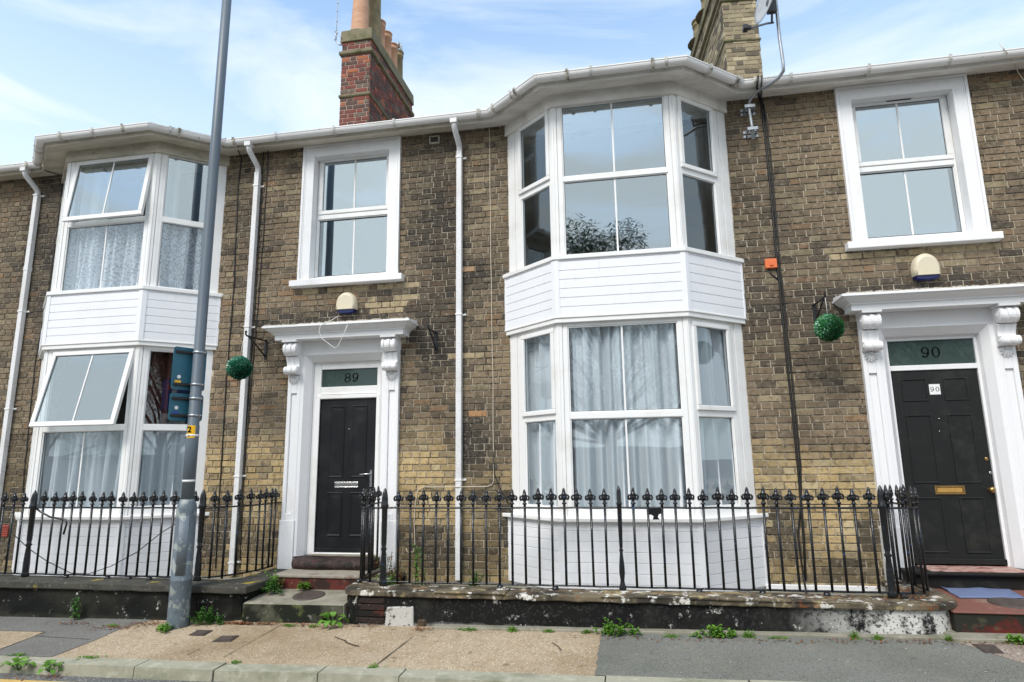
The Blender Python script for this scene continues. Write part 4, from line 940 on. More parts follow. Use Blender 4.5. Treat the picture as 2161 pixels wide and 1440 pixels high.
# ------------------------------------------------------------------ garden walls, steps
def rough(mb_obj, amt, sc, zmin=None):
    me = mb_obj.data
    for v in me.vertices:
        p = Vector(v.co)+wl(mb_obj); n = noise.noise_vector(p*sc)
        v.co += Vector((n.x, n.y, n.z*.6))*amt
def wallstrip(mb, outer, inner, z0, z1, seg=.12):
    """a wall between two plan polylines of equal length"""
    def dens(pl, qs):
        o = []
        for i in range(len(pl)-1):
            for k in range(qs[i]): t = k/qs[i]; o.append((pl[i][0]*(1-t)+pl[i+1][0]*t, pl[i][1]*(1-t)+pl[i+1][1]*t))
        return o+[pl[-1]]
    qs = [max(1, int((Vector(outer[i+1])-Vector(outer[i])).length/seg)) for i in range(len(outer)-1)]
    A, Bq = dens(outer, qs), dens(inner, qs); zm = [z0+(z1-z0)*k/3 for k in range(4)]
    rows = []
    for a, b in zip(A, Bq):
        fz0 = z0 if z0 > 0.1 else gz(a[0], a[1])-.06
        rows.append([(a[0], a[1], fz0+(z1-fz0)*k/4) for k in range(5)] + [(a[0]*(1-t)+b[0]*t, a[1]*(1-t)+b[1]*t, z1) for t in (.33, .66)] + [(b[0], b[1], z1), (b[0], b[1], fz0)])
    mb.grid(rows, closed=True, cap=True, smooth=False)
def arc(cx, cy, r, a0, a1, n, ry=None): return [(cx+r*math.cos(math.radians(a0+(a1-a0)*k/n)), cy+(ry or r)*math.sin(math.radians(a0+(a1-a0)*k/n))) for k in range(n+1)]
# left wall (in front of number 89)
gwl = thing('garden_wall', (-6.5, -1.0, 0), 'low black garden wall with a mossy grey coping, left of the steps of number 89', 'wall', 'low garden walls')
out_ = [(-13, -1.10), (-4.22, -1.10)] + arc(-4.22, -.88, .22, -90, 0, 4)[1:] + [(-3.995, -.05)]
inn_ = [(-13, -.80), (-4.32, -.80)] + [(-4.32+.02*k, -.80+.02*k) for k in range(1, 5)] + [(-4.24, -.05)]
mb = MB(); wallstrip(mb, out_, inn_, 0, .292); o = mb.build('wall_body', blackr2, gwl); rough(o, .010, 6)
out_ = [(-13, -1.145), (-4.18, -1.145), (-3.965, -1.13), (-3.955, -.95), (-3.955, -.70), (-3.955, -.40), (-3.955, -.04)]
inn_ = [(-13, -.78), (-4.40, -.78), (-4.36, -.74), (-4.33, -.70), (-4.32, -.62), (-4.32, -.40), (-4.32, -.04)]
mb = MB(); wallstrip(mb, out_, inn_, .285, .358, .10); o = mb.build('coping', copg, gwl, bevel=.012, seg=2); rough(o, .012, 7)
# right wall (in front of number 90)
gwr = thing('garden_wall', (0, -1.0, 0), 'low garden wall with flaking coping and rounded white end before number 90', 'wall', 'low garden walls')
oR = [(-2.915, -.02), (-2.915, -.90)] + arc(-2.73, -.93, .185, 180, 270, 5) + [(-2.46, -1.115), (-1.8, -1.115), (2.25, -1.135)] + arc(2.30, -.78, .40, -90, 0, 8, .36)[1:] + [(2.70, -.30), (2.70, -.02)]
iR = [(-2.65, -.02), (-2.65, -.80)] + [(-2.65+.01*k, -.80) for k in range(6)] + [(-2.46, -.80), (-1.8, -.80), (2.25, -.80)] + [(2.30+.01*k, -.80+.03*k) for k in range(1, 9)] + [(2.40, -.30), (2.40, -.02)]
nL = 8
mb = MB(); wallstrip(mb, oR[7:], iR[7:], 0, .302); o = mb.build('wall_body', blackr, gwr); rough(o, .010, 6)
mb = MB(); wallstrip(mb, oR[:8], iR[:8], 0, .302)
o = mb.build('exposed_brick_end', blackr2, gwr); rough(o, .006, 6)
mb = MB()
def path_bricks(mb, path, z0, z1, pal, n=4):
    L = 0; 
    for r in range(n):
        za, zb = z0+(z1-z0)*r/n+.004, z0+(z1-z0)*(r+1)/n-.004
        for i in range(len(path)-1):
            B, l = plane(path[i], path[i+1])
            k = max(1, int(round(l/.2))); 
            for j in range(k):
                u0, u1 = l*j/k+.004+(.03*(r % 2) if j else 0), l*(j+1)/k-.004; w = random.uniform(.006, .018)
                i0 = len(mb.v); mb.lbox(B, u0, u1, za, zb, -.02, w); c = pal()
                for q_ in range(1, 7): mb.c[-q_] = c
path_bricks(mb, [(p[0], p[1]) for p in oR[1:9]][:2] + [oR[4], oR[7], oR[8]], .04, .285, lambda: random.choice([(.035, .025, .022), (.06, .028, .022), (.018, .017, .016), (.045, .035, .028)]))
mb.build('end_brickwork', oldbr, gwr, bevel=.006)
mb = MB(); mb.hexa([(-2.46, -1.124, -.02), (-2.16, -1.126, -.02), (-2.16, -1.0, -.02), (-2.46, -1.0, -.02), (-2.445, -1.122, .20), (-2.165, -1.124, .215), (-2.165, -1.0, .215), (-2.445, -1.0, .20)]); o = mb.build('white_render_patch', whiter, gwr, bevel=.012, seg=2)
mb = MB(); mb.box(-2.13, -2.03, -1.13, -1.0, .0, .10); mb.build('drain_hole', soil, gwr, bevel=.02)
cO = offset(oR, .035); cI = iR
mb = MB(); wallstrip(mb, [(p[0], p[1]) for p in cO], [(p[0], p[1]) for p in cI], .300, .352, .09); o = mb.build('coping', cop, gwr, bevel=.012, seg=2); rough(o, .016, 7)
# coping broken slabs standing a little proud
mb = MB()
for (a0, a1, h) in ((-1.95, -1.25, .012), (-.35, .42, .010), (.44, 1.30, .016), (1.32, 1.78, .006)):
    mb.box(a0, a1, -1.165-random.uniform(0, .015), -.86, .346, .352+h)
o = mb.build('coping_flakes', cop, gwr, bevel=.006); rough(o, .012, 9)
# small front gardens between the walls and the houses
mb = MB(); mb.box(-13, -4.24, -.82, -.0, -.1, .245); tag(mb.build('front_garden', conc), kind='structure')
mb = MB(); mb.box(-2.70, 2.46, -.82, -.0, -.1, .245); tag(mb.build('front_garden', conc), kind='structure')

st89 = thing('doorstep', (-3.5, -.5, 0), 'three worn steps with red painted risers leading up to door 89', 'steps', 'front door steps')
mb = MB(); mb.hexa([(-4.0, -1.105, -.05), (-2.90, -1.09, -.05), (-2.90, -.3, -.05), (-4.0, -.3, -.05), (-4.0, -1.105, .195), (-2.90, -1.09, .205), (-2.90, -.3, .275), (-4.0, -.3, .275)]); o = mb.build('platform', conc, st89, bevel=.010, seg=2)
mb = MB(); mb.hexa([(-4.0, -1.108, -.05), (-2.91, -1.094, -.05), (-2.91, -1.05, -.05), (-4.0, -1.05, -.05), (-4.0, -1.110, .185), (-2.91, -1.096, .193), (-2.91, -1.05, .193), (-4.0, -1.05, .185)]); mb.build('platform_riser', concf, st89)
mb = MB(); mb.box(-3.955, -2.93, -.615, .0, .1, .362); mb.build('step_riser', redst, st89, bevel=.004)
mb = MB(); mb.box(-3.965, -2.92, -.632, .0, .362, .396); mb.build('step_tread', stept, st89, bevel=.010, seg=2)
mb = MB(); xs_ = [(-3.93+k*(.98/16)) for k in range(17)]
rows = []
for x in xs_:
    t = (x+3.44)/.49; y = -.34 + .03*t*t + .018*math.sin(x*9); zt = .500 - .012*(1-t*t)
    rows.append([(x, .12, .39), (x, y+.03, .39), (x, y-.005, .43), (x, y-.012, zt-.03), (x, y+.006, zt-.006), (x, y+.05, zt+.004), (x, .12, .512)])
mb.grid(rows, closed=True, cap=True); mb.build('threshold_step', stepd, st89)
mb = MB(); mb.box(-3.90, -3.0, -.02, .14, .505, .517); mb.build('worn_tread', stept, st89)
st90 = thing('doorstep', (3.4, -.5, 0), 'red painted platform and black step with worn pink edge before door 90', 'steps', 'front door steps')
mb = MB(); mb.box(2.60, 4.6, -1.095, -.2, .0, .285); mb.build('platform_riser', redris, st90, bevel=.008, seg=2)
mb = MB(); mb.hexa([(2.59, -1.112, .280), (4.6, -1.112, .280), (4.6, -.1, .30), (2.59, -.1, .30), (2.59, -1.112, .298), (4.6, -1.112, .298), (4.6, -.1, .322), (2.59, -.1, .322)]); mb.build('platform', redpt, st90, bevel=.012, seg=2)
mb = MB(); mb.box(2.60, 4.2, -.235, .0, .28, .455); mb.build('step_riser', blkst, st90, bevel=.01, seg=2)
mb = MB(); mb.box(2.58, 4.25, -.285, .12, .440, .482); mb.build('step_nosing', blkst, st90, bevel=.02, seg=3)
mb = MB(); mb.box(2.80, 3.66, -.262, .10, .470, .486); mb.build('worn_tread', wornth, st90, bevel=.006)
# doormat
mb = MB(); c4 = [at(1985, 1241, Z=.322), at(2120, 1239, Z=.322), at(2163, 1264, Z=.312), at(2026, 1262, Z=.315)]; rows = []
for j in range(9):
    t = j/8; A, Bq = c4[0].lerp(c4[3], t), c4[1].lerp(c4[2], t); r = []
    for i in range(17):
        s_ = i/16; p = A.lerp(Bq, s_); zz = .302+.020*(1+p.y)+.007+.010*math.exp(-((s_-.55)/.12)**2)*(1-t) + (.012 if s_ < .05 and t < .4 else 0); r.append((p.x, p.y-(.02*math.exp(-((s_-.6)/.1)**2))*(1-t), zz+.004))
    rows.append(r)
mb.grid(rows); dm = mb.build('doormat', matb); md = dm.modifiers.new('thick', 'SOLIDIFY'); md.thickness = .007; md.offset = -1
tag(dm, 'crumpled faded blue mat lying on the red platform before door 90', 'doormat')
# coal hole covers
def disc(name, c, r, z0, z1, m, label, cat, grp, tilt=.0):
    mb = MB(); n = 28; mb.grid([[(c[0]+q_*math.cos(2*PI*k/n), c[1]+q_*math.sin(2*PI*k/n), z+(c[1]*0+q_*math.sin(2*PI*k/n))*tilt) for k in range(n)] for q_, z in ((r, z0), (r, z1), (r-.012, z1+.002), (r*.7, z1+.0015), (r*.66, z1-.001), (r*.3, z1+.001), (.001, z1+.001))], closed=True)
    o = mb.build(name, m); tag(o, label, cat, grp); return o
p = at(652, 1256, Z=.232); disc('coal_hole_cover', (p.x, p.y), .165, .20, .2315-.0, ironc, 'round rusty coal hole cover set in the concrete platform of number 89', 'cover', 'coal hole covers', .085)
p = at(2140, 1273, Z=.312); disc('coal_hole_cover', (p.x, p.y), .19, .30, .317, ironc, 'round dark coal hole cover set in the red platform beside the blue mat', 'cover', 'coal hole covers', .02)
def sqcover(px, label):
    P4 = [G(*q_) for q_ in px]; mb = MB()
    c = sum(P4, Vector())/4
    mb.hexa([(*(p.x, p.y), gz(p.x, p.y)-.01) for p in P4] + [(*(p.x, p.y), gz(p.x, p.y)+.009) for p in P4])
    Q = [c.lerp(p, .82) for p in P4]; mb.hexa([(p.x, p.y, gz(p.x, p.y)+.0095) for p in Q] + [(p.x, p.y, gz(p.x, p.y)+.0125) for p in Q])
    for k in range(5):
        a, b = Q[0].lerp(Q[3], (k+.5)/5), Q[1].lerp(Q[2], (k+.5)/5); mb.tube([(a.x, a.y, gz(a.x, a.y)+.013), (b.x, b.y, gz(b.x, b.y)+.013)], .004, 5)
    o = mb.build('utility_cover', ironc, bevel=.003); tag(o, label, 'cover', 'square iron covers in the pavement')
sqcover([(398, 1342), (430, 1343), (449, 1332), (418, 1331)], 'small square iron cover in the pavement, the one nearer the lamp post')
sqcover([(447, 1356), (487, 1355), (505, 1343), (467, 1344)], 'small square iron cover in the pavement, the one closer to the kerb')
sqcover([(2078, 1380), (2120, 1381), (2098, 1363), (2050, 1361)], 'square iron cover in the pinkish tarmac at the step of number 90')

# ------------------------------------------------------------------ iron railings
def finial_mb():
    mb = MB(); n = 8
    mb.lathe([(.013, .0), (.013, .022), (.022, .027), (.024, .033), (.022, .039), (.014, .044), (.013, .058), (.018, .066), (.026, .071)], n=n)
    mb.lathe([(.022, .070), (.030, .080), (.030, .098), (.022, .114), (.026, .119), (.026, .124), (.019, .130), (.017, .146), (.012, .166), (.004, .180)], n=n, sy=.8)
    for s in (-1, 1):
        mb.tube([(s*.012, 0, .076), (s*.030, 0, .073), (s*.044, 0, .081), (s*.046, 0, .096), (s*.038, 0, .109), (s*.024, 0, .111)], [.010, .011, .0115, .011, .0095, .008], 7)
        mb.tube([(s*.034, -.0, .074), (s*.048, 0, .066)], [.011, .005], 6)
    return mb
class Rail:
    def __init__(s, root, zb, zt):
        s.root = root; s.zb = zb; s.zt = zt
        s.barmesh = None; s.fin = None; s.first = None
    def bar(s, x, y, rot=0.0, lean=0.0):
        dz = random.uniform(-.003, .003)
        if s.barmesh is None:
            mb = MB(); mb.tube([(0, 0, s.zb-.008), (0, 0, s.zt+.012)], .0125, 8); b = mb.build('bar', iron, s.root, origin=(0, 0, 0)); s.barmesh = b.data
            f = finial_mb().build('finial', iron, b, origin=(0, 0, 0)); s.fin = f.data
        else:
            b = bpy.data.objects.new('bar', s.barmesh); C.objects.link(b); b.parent = s.root; f = bpy.data.objects.new('finial', s.fin); C.objects.link(f)
        sc_ = random.uniform(.94, 1.06); f.scale = (sc_, sc_, random.uniform(.93, 1.05)); b.rotation_euler = (random.uniform(-.006, .006), random.uniform(-.006, .006), random.uniform(0, 6))
        f.parent = b; f.location = (0, 0, s.zt+.008+dz); f.rotation_euler = (random.uniform(-.04, .04), random.uniform(-.05, .05), rot+random.uniform(-.12, .12)-b.rotation_euler.z); b.location = Vector((x, y, 0))-wl(s.root)
    def rails(s, path, name='top_rail', z=None, r=.009):
        mb = MB(); mb.tube([(p[0], p[1], z+.002*math.sin(i*1.7)) for i, p in enumerate(path)], r, 7); mb.build(name, iron, s.root)
    def post(s, x, y, r=.026, h=1.32, slim=False):
        mb = MB(); zb = .352; k = r/.026
        if slim: pr = [(.03, 0), (.036, .02), (.03, .05), (.024, .07), (.020, .10), (.028, .17), (.026, .24), (.016, .34), (.014, .36), (.022, .375), (.014, .39), (.017, .42), (.020, .55), (.022, h-.60+.0), (.022, h-.62+.10), (.026, .80), (.029, .815), (.022, .83), (.022, .93), (.014, .96), (.003, .985)]
        else: pr = [(.034, 0), (.044, .02), (.034, .05), (.030*k, .07), (.030*k, .16), (.026*k, .26), (.020*k, .34), (.030*k, .36), (.020*k, .38), (.025*k, .42), (.027*k, .76), (.037*k, .775), (.037*k, .80), (.030*k, .815), (.030*k, .87), (.024*k, .92), (.010, .965), (.002, .975)]
        pr = sorted(pr, key=lambda q_: q_[1]); mb.lathe(pr, (x, y, zb), 14); mb.build('post', iron, s.root)
    def foot(s, x, y):
        mb = MB(); mb.lathe([(.030, 0), (.036, .012), (.030, .030), (.018, .045)], (x, y, .345), 10); mb.build('foot', iron, s.root)
    def pieces(s, path, z, name):   # rail as straight lengths for the gentle wobble of old iron
        s.rails(path, name, z)
YR = -.89
rl = thing('iron_railing', (-6.5, YR, .35), 'black spearhead railing behind the lamp post, curving in to the left side of door 89', 'railing', 'iron railings on the garden walls')
R1 = Rail(rl, .392, 1.125)
Xr = lambda px: at(px, 1072, Y=YR).x
xb = [Xr(v/2.843) for v in (-105, -45, 22, 80, 138, 262, 322, 378, 433, 490, 550, 610, 670, 733, 793, 855, 916, 980, 1042, 1105, 1168)]
postL = [Xr(200/2.843), Xr(1215/2.843)]
for x in xb + [xb[0]-.14*k for k in range(1, 4)]: R1.bar(x, YR)
for x in postL: R1.post(x, YR, .030)
cur = [(postL[1], YR), (-4.60, -.86), (-4.50, -.79), (-4.42, -.69), (-4.36, -.55), (-4.32, -.40), (-4.305, -.25), (-4.30, -.09)]
for px in (1283, 1357): R1.bar(Xr(px/2.843), YR+.004)
for (x, y) in ((-4.49, -.78), (-4.405, -.665), (-4.35, -.52), (-4.32, -.40), (-4.307, -.29), (-4.30, -.18), (-4.30, -.095)): R1.bar(x, y, rot=1.0)
for z, nm in ((1.125, 'top_rail'), (.392, 'bottom_rail')): R1.rails([(xb[0]-.6, YR)] + [(x, YR) for x in np.linspace(xb[0], postL[1], 24)] + cur[1:] + ([(-4.27, -.05), (-4.22, -.04)] if z > 1 else []), nm, z, .010)
for px in (450, 693, 820, 940): R1.foot(Xr(px/2.843)-.015, YR)
# a bent iron stay hanging from the left post
mb = MB(); mb.tube([at(x, y, Y=YR) for x, y in ((75, 1072), (85, 1080), (105, 1091), (125, 1095), (138, 1097), (141, 1105), (134, 1128))], .011, 7); mb.build('bent_stay', iron, rl)
rr = thing('iron_railing', (0, YR, .35), 'long black spearhead railing before the bay of number 90, curving back at both ends', 'railing', 'iron railings on the garden walls')
R2 = Rail(rr, .392, 1.125)
pxs = [842, 867, 893, 920, 946, 973, 999, 1026, 1053, 1080, 1108, 1136, 1163.5, 1191, 1219, 1248, 1276.5, 1337, 1367, 1396, 1425, 1455.5, 1485, 1516, 1547, 1577, 1610, 1641, 1673, 1705, 1739, 1770, 1803, 1836]
for px in pxs: R2.bar(Xr(px), YR)
pL, pM, pR = Xr(812), Xr(1307), Xr(1862)
R2.post(pL, YR, .028); R2.post(pR, YR, .028); R2.post(pM, YR, slim=True)
lc = [(-2.955, -.06), (-2.94, -.30), (-2.92, -.50), (-2.905, -.66), (-2.88, -.78), (-2.80, -.86), (-2.68, -.89), (pL, YR)]
rc = [(pR, YR), (2.30, -.89), (2.42, -.875), (2.52, -.82), (2.565, -.74), (2.56, -.60), (2.54, -.40), (2.53, -.20), (2.525, -.06)]
for z, nm in ((1.125, 'top_rail'), (.392, 'bottom_rail')): R2.rails(lc + [(x, YR) for x in np.linspace(pL, pR, 40)][1:-1] + rc, nm, z, .010)
for (x, y) in ((-2.95, -.15), (-2.94, -.30), (-2.925, -.45), (-2.91, -.60), (-2.89, -.73), (-2.83, -.83), (-2.72, -.885)): R2.bar(x, y, rot=1.2)
for (x, y) in ((2.26, -.89), (2.38, -.885), (2.49, -.845), (2.555, -.76), (2.565, -.65), (2.55, -.50), (2.54, -.36), (2.53, -.22), (2.525, -.12)): R2.bar(x, y, rot=1.2)
for px in (1054, 1168, 1465, 1595, 1727, 812, 1307, 1885): R2.foot(Xr(px), YR)
R2.foot(-2.90, -.75)
v0, v1 = at(1363, 1073, Y=YR), at(1400, 1098, Y=YR); cx_ = (v0.x+v1.x)/2   # small ornamental plate under the top rail
mb = MB(); sh = [(-.075, 0), (.075, 0), (.072, -.045), (.040, -.058), (.030, -.080), (.045, -.105), (-.02, -.107), (-.012, -.075), (-.035, -.060), (-.068, -.066)]
i0 = len(mb.v); mb.v += [(cx_+x, YR-.008, 1.122+z) for x, z in sh] + [(cx_+x, YR+.006, 1.122+z) for x, z in sh]; n_ = len(sh)
for f_ in [tuple(range(i0, i0+n_)), tuple(i0+n_+k for k in reversed(range(n_)))] + [(i0+(k+1) % n_, i0+k, i0+n_+k, i0+n_+(k+1) % n_) for k in range(n_)]: mb.f.append(f_); mb.c.append(None); mb.sm.append(False)
mb.build('ornamental_plate', iron, rr)

# ------------------------------------------------------------------ lamp post and signs
LX, LY = -4.582, -1.308
lp = thing('lamp_post', (LX, LY, 0), 'tall grey steel lamp post with a thick peeling base on the pavement', 'lamp post')
mb = MB(); mb.lathe([(.104, -.05), (.102, .05), (.100, .44), (.102, .445), (.102, .455), (.099, .46), (.097, 1.13), (.092, 1.18), (.074, 1.225), (.064, 1.245)], (LX, LY, 0), 28); mb.build('post_base', lampb, lp)
mb = MB(); mb.lathe([(.0635, 1.23), (.0625, 2.0), (.057, 2.01), (.056, 5.0), (.050, 9.2)], (LX, LY, 0), 24)
mb.tube([(LX, LY, 9.1), (LX, LY-.1, 9.5), (LX, LY-.5, 9.8), (LX, LY-1.0, 9.9)], .035, 10); mb.build('post_shaft', lampm, lp)
mb = MB(); mb.box(LX-.12, LX+.12, LY-1.7, LY-1.0, 9.82, 9.98); mb.build('lamp_head', lampm, lp, bevel=.04, seg=2)
for z in (1.43, 1.90): 
    mb = MB(); r_ = .0655; mb.lathe([(r_-.006, -.012), (r_, -.011), (r_, .011), (r_-.006, .012)], (LX, LY, z), 24); mb.build('white_band', bandm, lp)
mb = MB(); O = Vector((LX, LY, 0)); d0 = (CAM-O); d0.z = 0; d0.normalize()
mb = MB(); zA, zB = .50, 1.085; mb.grid([[(LX+(.0995+dz)*math.cos(a), LY+(.0995+dz)*math.sin(a), z) for a in np.linspace(math.atan2(d0.y, d0.x)-.62, math.atan2(d0.y, d0.x)+.30, 8)] for z, dz in ((zA, 0), (zA, .003), (zB, .003), (zB, 0))]); mb.build('access_door', lampb, lp)
a0 = math.atan2(d0.y, d0.x)
za, zb_ = at(401, 925, Y=LY).z, at(401, 899, Y=LY).z
mb = MB(); aa = np.linspace(a0-.95, a0+.35, 9); mb.grid([[(LX+.0645*math.cos(a), LY+.0645*math.sin(a), z) for a in aa] for z in (za, zb_)]); mb.build('number_sticker', yel, lp)
am = a0-.55; ew = Vector((math.cos(am), math.sin(am), 0)); eu = Vector((-ew.y, ew.x, 0))
mb = MB()
TB = (Vector((LX, LY, 0))+ew*.066, eu, Vector((0, 0, 1)), ew)
txt('sticker_number', '2', .085, inkm, lp, TB, .0, zb_-.045, .0, bold=.003)
txt('sticker_small_print', '51', .03, inkm, lp, TB, .0, za+.022, .0)
# traffic signs: blue-grey backs, aluminium channels, faces turned away towards the houses
az_ = math.radians(26); su = Vector((math.sin(az_), math.cos(az_), 0)); sn = Vector((su.y, -su.x, 0))     # su runs away from us, sn = side of the back
def sign(z0, z1, label, name_text, top):
    c = Vector((LX, LY, 0)) - sn*.095
    u0, u1 = -.225, .135
    B = (c, su, Vector((0, 0, 1)), sn)
    t = thing('traffic_sign', (c.x, c.y, z0), label, 'traffic sign', 'signs on the lamp post')
    mb = MB(); n = 5; r = .03; poly = []
    for cx, cz, s0 in ((u1-r, z1-r, 0), (u0+r, z1-r, 90), (u0+r, z0+r, 180), (u1-r, z0+r, 270)):
        for k in range(n+1): a = math.radians(s0+90*k/n); poly.append((cx+r*math.cos(a), cz+r*math.sin(a)))
    def plate(w0, w1, ins=0):
        mb = MB(); i = 0; m_ = len(poly); cu, cz = (u0+u1)/2, (z0+z1)/2
        f = lambda p: (cu+(p[0]-cu)*(1-ins/(u1-u0)*2), cz+(p[1]-cz)*(1-ins/(z1-z0)*2))
        mb.v = [tuple(c+su*f(p)[0]+Vector((0, 0, f(p)[1]))+sn*w0) for p in poly] + [tuple(c+su*f(p)[0]+Vector((0, 0, f(p)[1]))+sn*w1) for p in poly]
        mb.f = [tuple(range(m_)), tuple(m_+k for k in reversed(range(m_)))] + [((k+1) % m_, k, m_+k, m_+(k+1) % m_) for k in range(m_)]; mb.c = [None]*len(mb.f); mb.sm = [False]*len(mb.f); return mb
    plate(0, .004).build('sign_plate', signbk, t)
    FB = (c, -su, Vector((0, 0, 1)), -sn)      # the face, seen from the houses
    cu = -(u0+u1)/2
    if top:
        plate(-.003, -.001, .004).build('sign_face', signbl, t)
        mb = MB(); mb.lbox(FB, cu-.028, cu+.028, z0+.07, z1-.15, .003, .005); mb.build('sign_symbol', signwh, t)
        mb = MB(); mb.lbox(FB, cu-.095, cu+.095, z1-.15, z1-.085, .003, .005); mb.build('sign_bar', signrd, t)
    else:
        plate(-.003, -.001, .004).build('sign_face', signwh, t)
        txt('sign_lettering', 'Except', .085, inkm, t, FB, cu, (z0+z1)/2+.04, .004, bold=.001)
        mb = MB()
        for s_ in (-1, 1):
            mb.tube([c-su*(cu+s_*.055)*1+Vector((0, 0, 0)) + (-sn)*.004 + Vector((0, 0, (z0+z1)/2-.055)) + (-su)*(.035*math.cos(a)) + Vector((0, 0, .035*math.sin(a))) for a in np.linspace(0, 2*PI, 17)], .004, 5)
        q0 = c-su*cu-sn*.004+Vector((0, 0, (z0+z1)/2-.055)); mb.tube([q0-su*.055, q0-su*.02+Vector((0, 0, .045)), q0+su*.055*.6+Vector((0, 0, .045)), q0+su*.055], .004, 5)
        mb.build('cycle_symbol', inkm, t)
    for z in (z0+.055, z1-.055):
        mb = MB(); mb.lbox(B, u0+.02, u1-.02, z-.016, z+.016, .004, .022); mb.lbox(B, u0+.02, u1-.02, z-.008, z+.008, .022, .026); mb.build('channel', black, t, bevel=.003)
        mb = MB(); mb.lathe([(.060, -.012), (.064, -.010), (.064, .010), (.060, .012)], (LX, LY, z), 20); mb.tube([Vector((LX, LY, z))-sn*.03+su*.060, Vector((LX, LY, z))-sn*.072+su*.066], .008, 6); mb.tube([Vector((LX, LY, z))+sn*.05+su*.03, Vector((LX, LY, z))+sn*.075+su*.035], .006, 6); mb.build('clip', galv, t)
    for (zz, m_, w_) in ((z0+.125, signwh, 0), (z0+.075, yel if top else signbl, 1)):
        mb = MB()
        if w_: mb.lbox(B, u0+.035, u0+.10, zz-.024, zz+.024, .0045, .0055)
        else:
            pts = [(u0+.075+.020*math.cos(a), zz+.012+.020*math.sin(a)) for a in np.linspace(0, 2*PI, 14)[:-1]]; mb.face([c+su*a_+Vector((0, 0, b_))+sn*.0055 for a_, b_ in pts])
        mb.build('sticker', m_, t)
    return t
sign(2.385, 2.845, 'taller blue-grey sign back, upper one behind the lamp post', '', True)
sign(2.055, 2.345, 'shorter blue-grey sign back, lower one behind the lamp post', '', False)

# ------------------------------------------------------------------ things fixed to the fronts
def alarm(X, Z0, Z1, label):
    t = thing('burglar_alarm', (X, -.02, Z0), label, 'alarm box', 'alarm boxes above the doors')
    h = Z1-Z0; rows = []
    for w, s in ((.0, 1.0), (-.055, .98), (-.085, .90), (-.095, .78)):
        r = []
        for k in range(21):
            a = PI*k/20; hw = .135; xx = hw*math.cos(a); zz = (Z0+.045) + (h-.045)*(math.sin(a)**.62)
            r.append((X+xx*s, w-.01, Z0+.045+(zz-Z0-.045)*s))
        rows.append(r)
    mb = MB(); mb.grid(rows, closed=True); mb.face(rows[-1]); mb.build('cover', cream, t)
    rows = []
    for w, s in ((-.012, 1.0), (-.075, .97), (-.088, .85)):
        rows.append([(X-.128*s, w, Z0+.044), (X-.110*s, w, Z0+.012), (X-.06*s, w, Z0), (X+.06*s, w, Z0), (X+.110*s, w, Z0+.012), (X+.128*s, w, Z0+.044)])
    mb = MB(); mb.grid(rows, closed=True); mb.face(rows[-1]); mb.build('strobe_lens', bluel, t)
alarm(-3.485, 3.455, 3.730, 'cream alarm box with blue base above the hood of door 89')
alarm(3.210, 3.450, 3.745, 'cream alarm box with blue base above the hood of door 90')

def topiary(c, r, m, label, string_top):
    t = thing('topiary_ball', c, label, 'topiary ball', 'hanging artificial topiary balls')
    mb = MB(); mb2 = MB(); rnd = random.Random(int(c[0]*100))
    n = 3000
    for i in range(n):
        z = 1-2*(i+.5)/n; th = i*2.39996; q_ = math.sqrt(1-z*z); d = Vector((q_*math.cos(th), q_*math.sin(th), z))
        d = (d+Vector((rnd.gauss(0, .06), rnd.gauss(0, .06), rnd.gauss(0, .06)))).normalized(); p = Vector(c)+d*(r*rnd.uniform(.84, 1.03))
        a = d.cross(Vector((rnd.random(), rnd.random(), rnd.random()))).normalized(); b = d.cross(a)
        up = (d*.7+a*rnd.uniform(.3, 1)).normalized(); sd = b; L = rnd.uniform(.014, .024); W = L*.42
        (mb2 if rnd.random() < .13 else mb).face([p-sd*W*.3, p+up*L*.5-sd*W, p+up*L, p+up*L*.5+sd*W])
    mb.build('foliage', m, t); mb2.build('leaf_glints', glintm, t)  # the second mesh holds scattered pale leaves as painted highlights
    mb = MB(); mb.lathe([(r*.84*math.sin(PI*k/12)+.001, -r*.84*math.cos(PI*k/12)) for k in range(13)], c, 18); mb.build('core', mat('dark_plastic_core', (.004, .02, .008), [], .8), t)
    mb = MB(); mb.tube([Vector(c)+Vector((0, 0, r*.9)), string_top], .0025, 5); mb.build('cord', cabw, t)
topiary((-4.665, -.45, 2.748), .134, boxl, 'bluish-green artificial topiary ball hanging beside the downpipe left of door 89', Vector((-4.63, -.45, 3.13)))
topiary((2.055, -.45, 2.900), .134, boxl2, 'grass-green artificial topiary ball hanging left of the hood of door 90', Vector((2.05, -.45, 3.22)))
def hanger(x, ztop, zbot, reach, label):
    t = thing('hanging_bracket', (x, 0, ztop), label, 'bracket', 'black iron hanging brackets')
    mb = MB(); mb.box(x-.016, x+.016, -.022, -.008, zbot, ztop+.02); mb.build('wall_plate', iron, t, bevel=.003)
    mb = MB(); mb.tube([(x, -.012, ztop), (x, -reach, ztop-.01), (x, -reach-.025, ztop+.012), (x, -reach-.02, ztop+.035)], .0105, 7)
    mb.tube([(x, -.012, zbot+.03), (x, -reach*.35, zbot+(ztop-zbot)*.45), (x, -reach*.92, ztop-.01)], .0105, 7)
    mb.tube([(x, -.10+.03*math.cos(a), ztop-.055+.03*math.sin(a)) for a in np.linspace(0, 2*PI, 13)], .004, 5)
    mb.lathe([(.002, -.018), (.014, -.01), (.014, .008), (.002, .018)], (x, -reach-.02, ztop+.035), 8); mb.build('arm', iron, t)
hanger(-4.60, 3.155, 2.92, .44, 'black triangular bracket left of the hood of door 89 carrying the bluish ball')
hanger(-2.31, 3.150, 2.90, .30, 'empty black bracket on the wall right of the hood of door 89')
hanger(2.05, 3.240, 3.0, .44, 'black bracket left of the hood of door 90 from which the grass-green ball hangs')

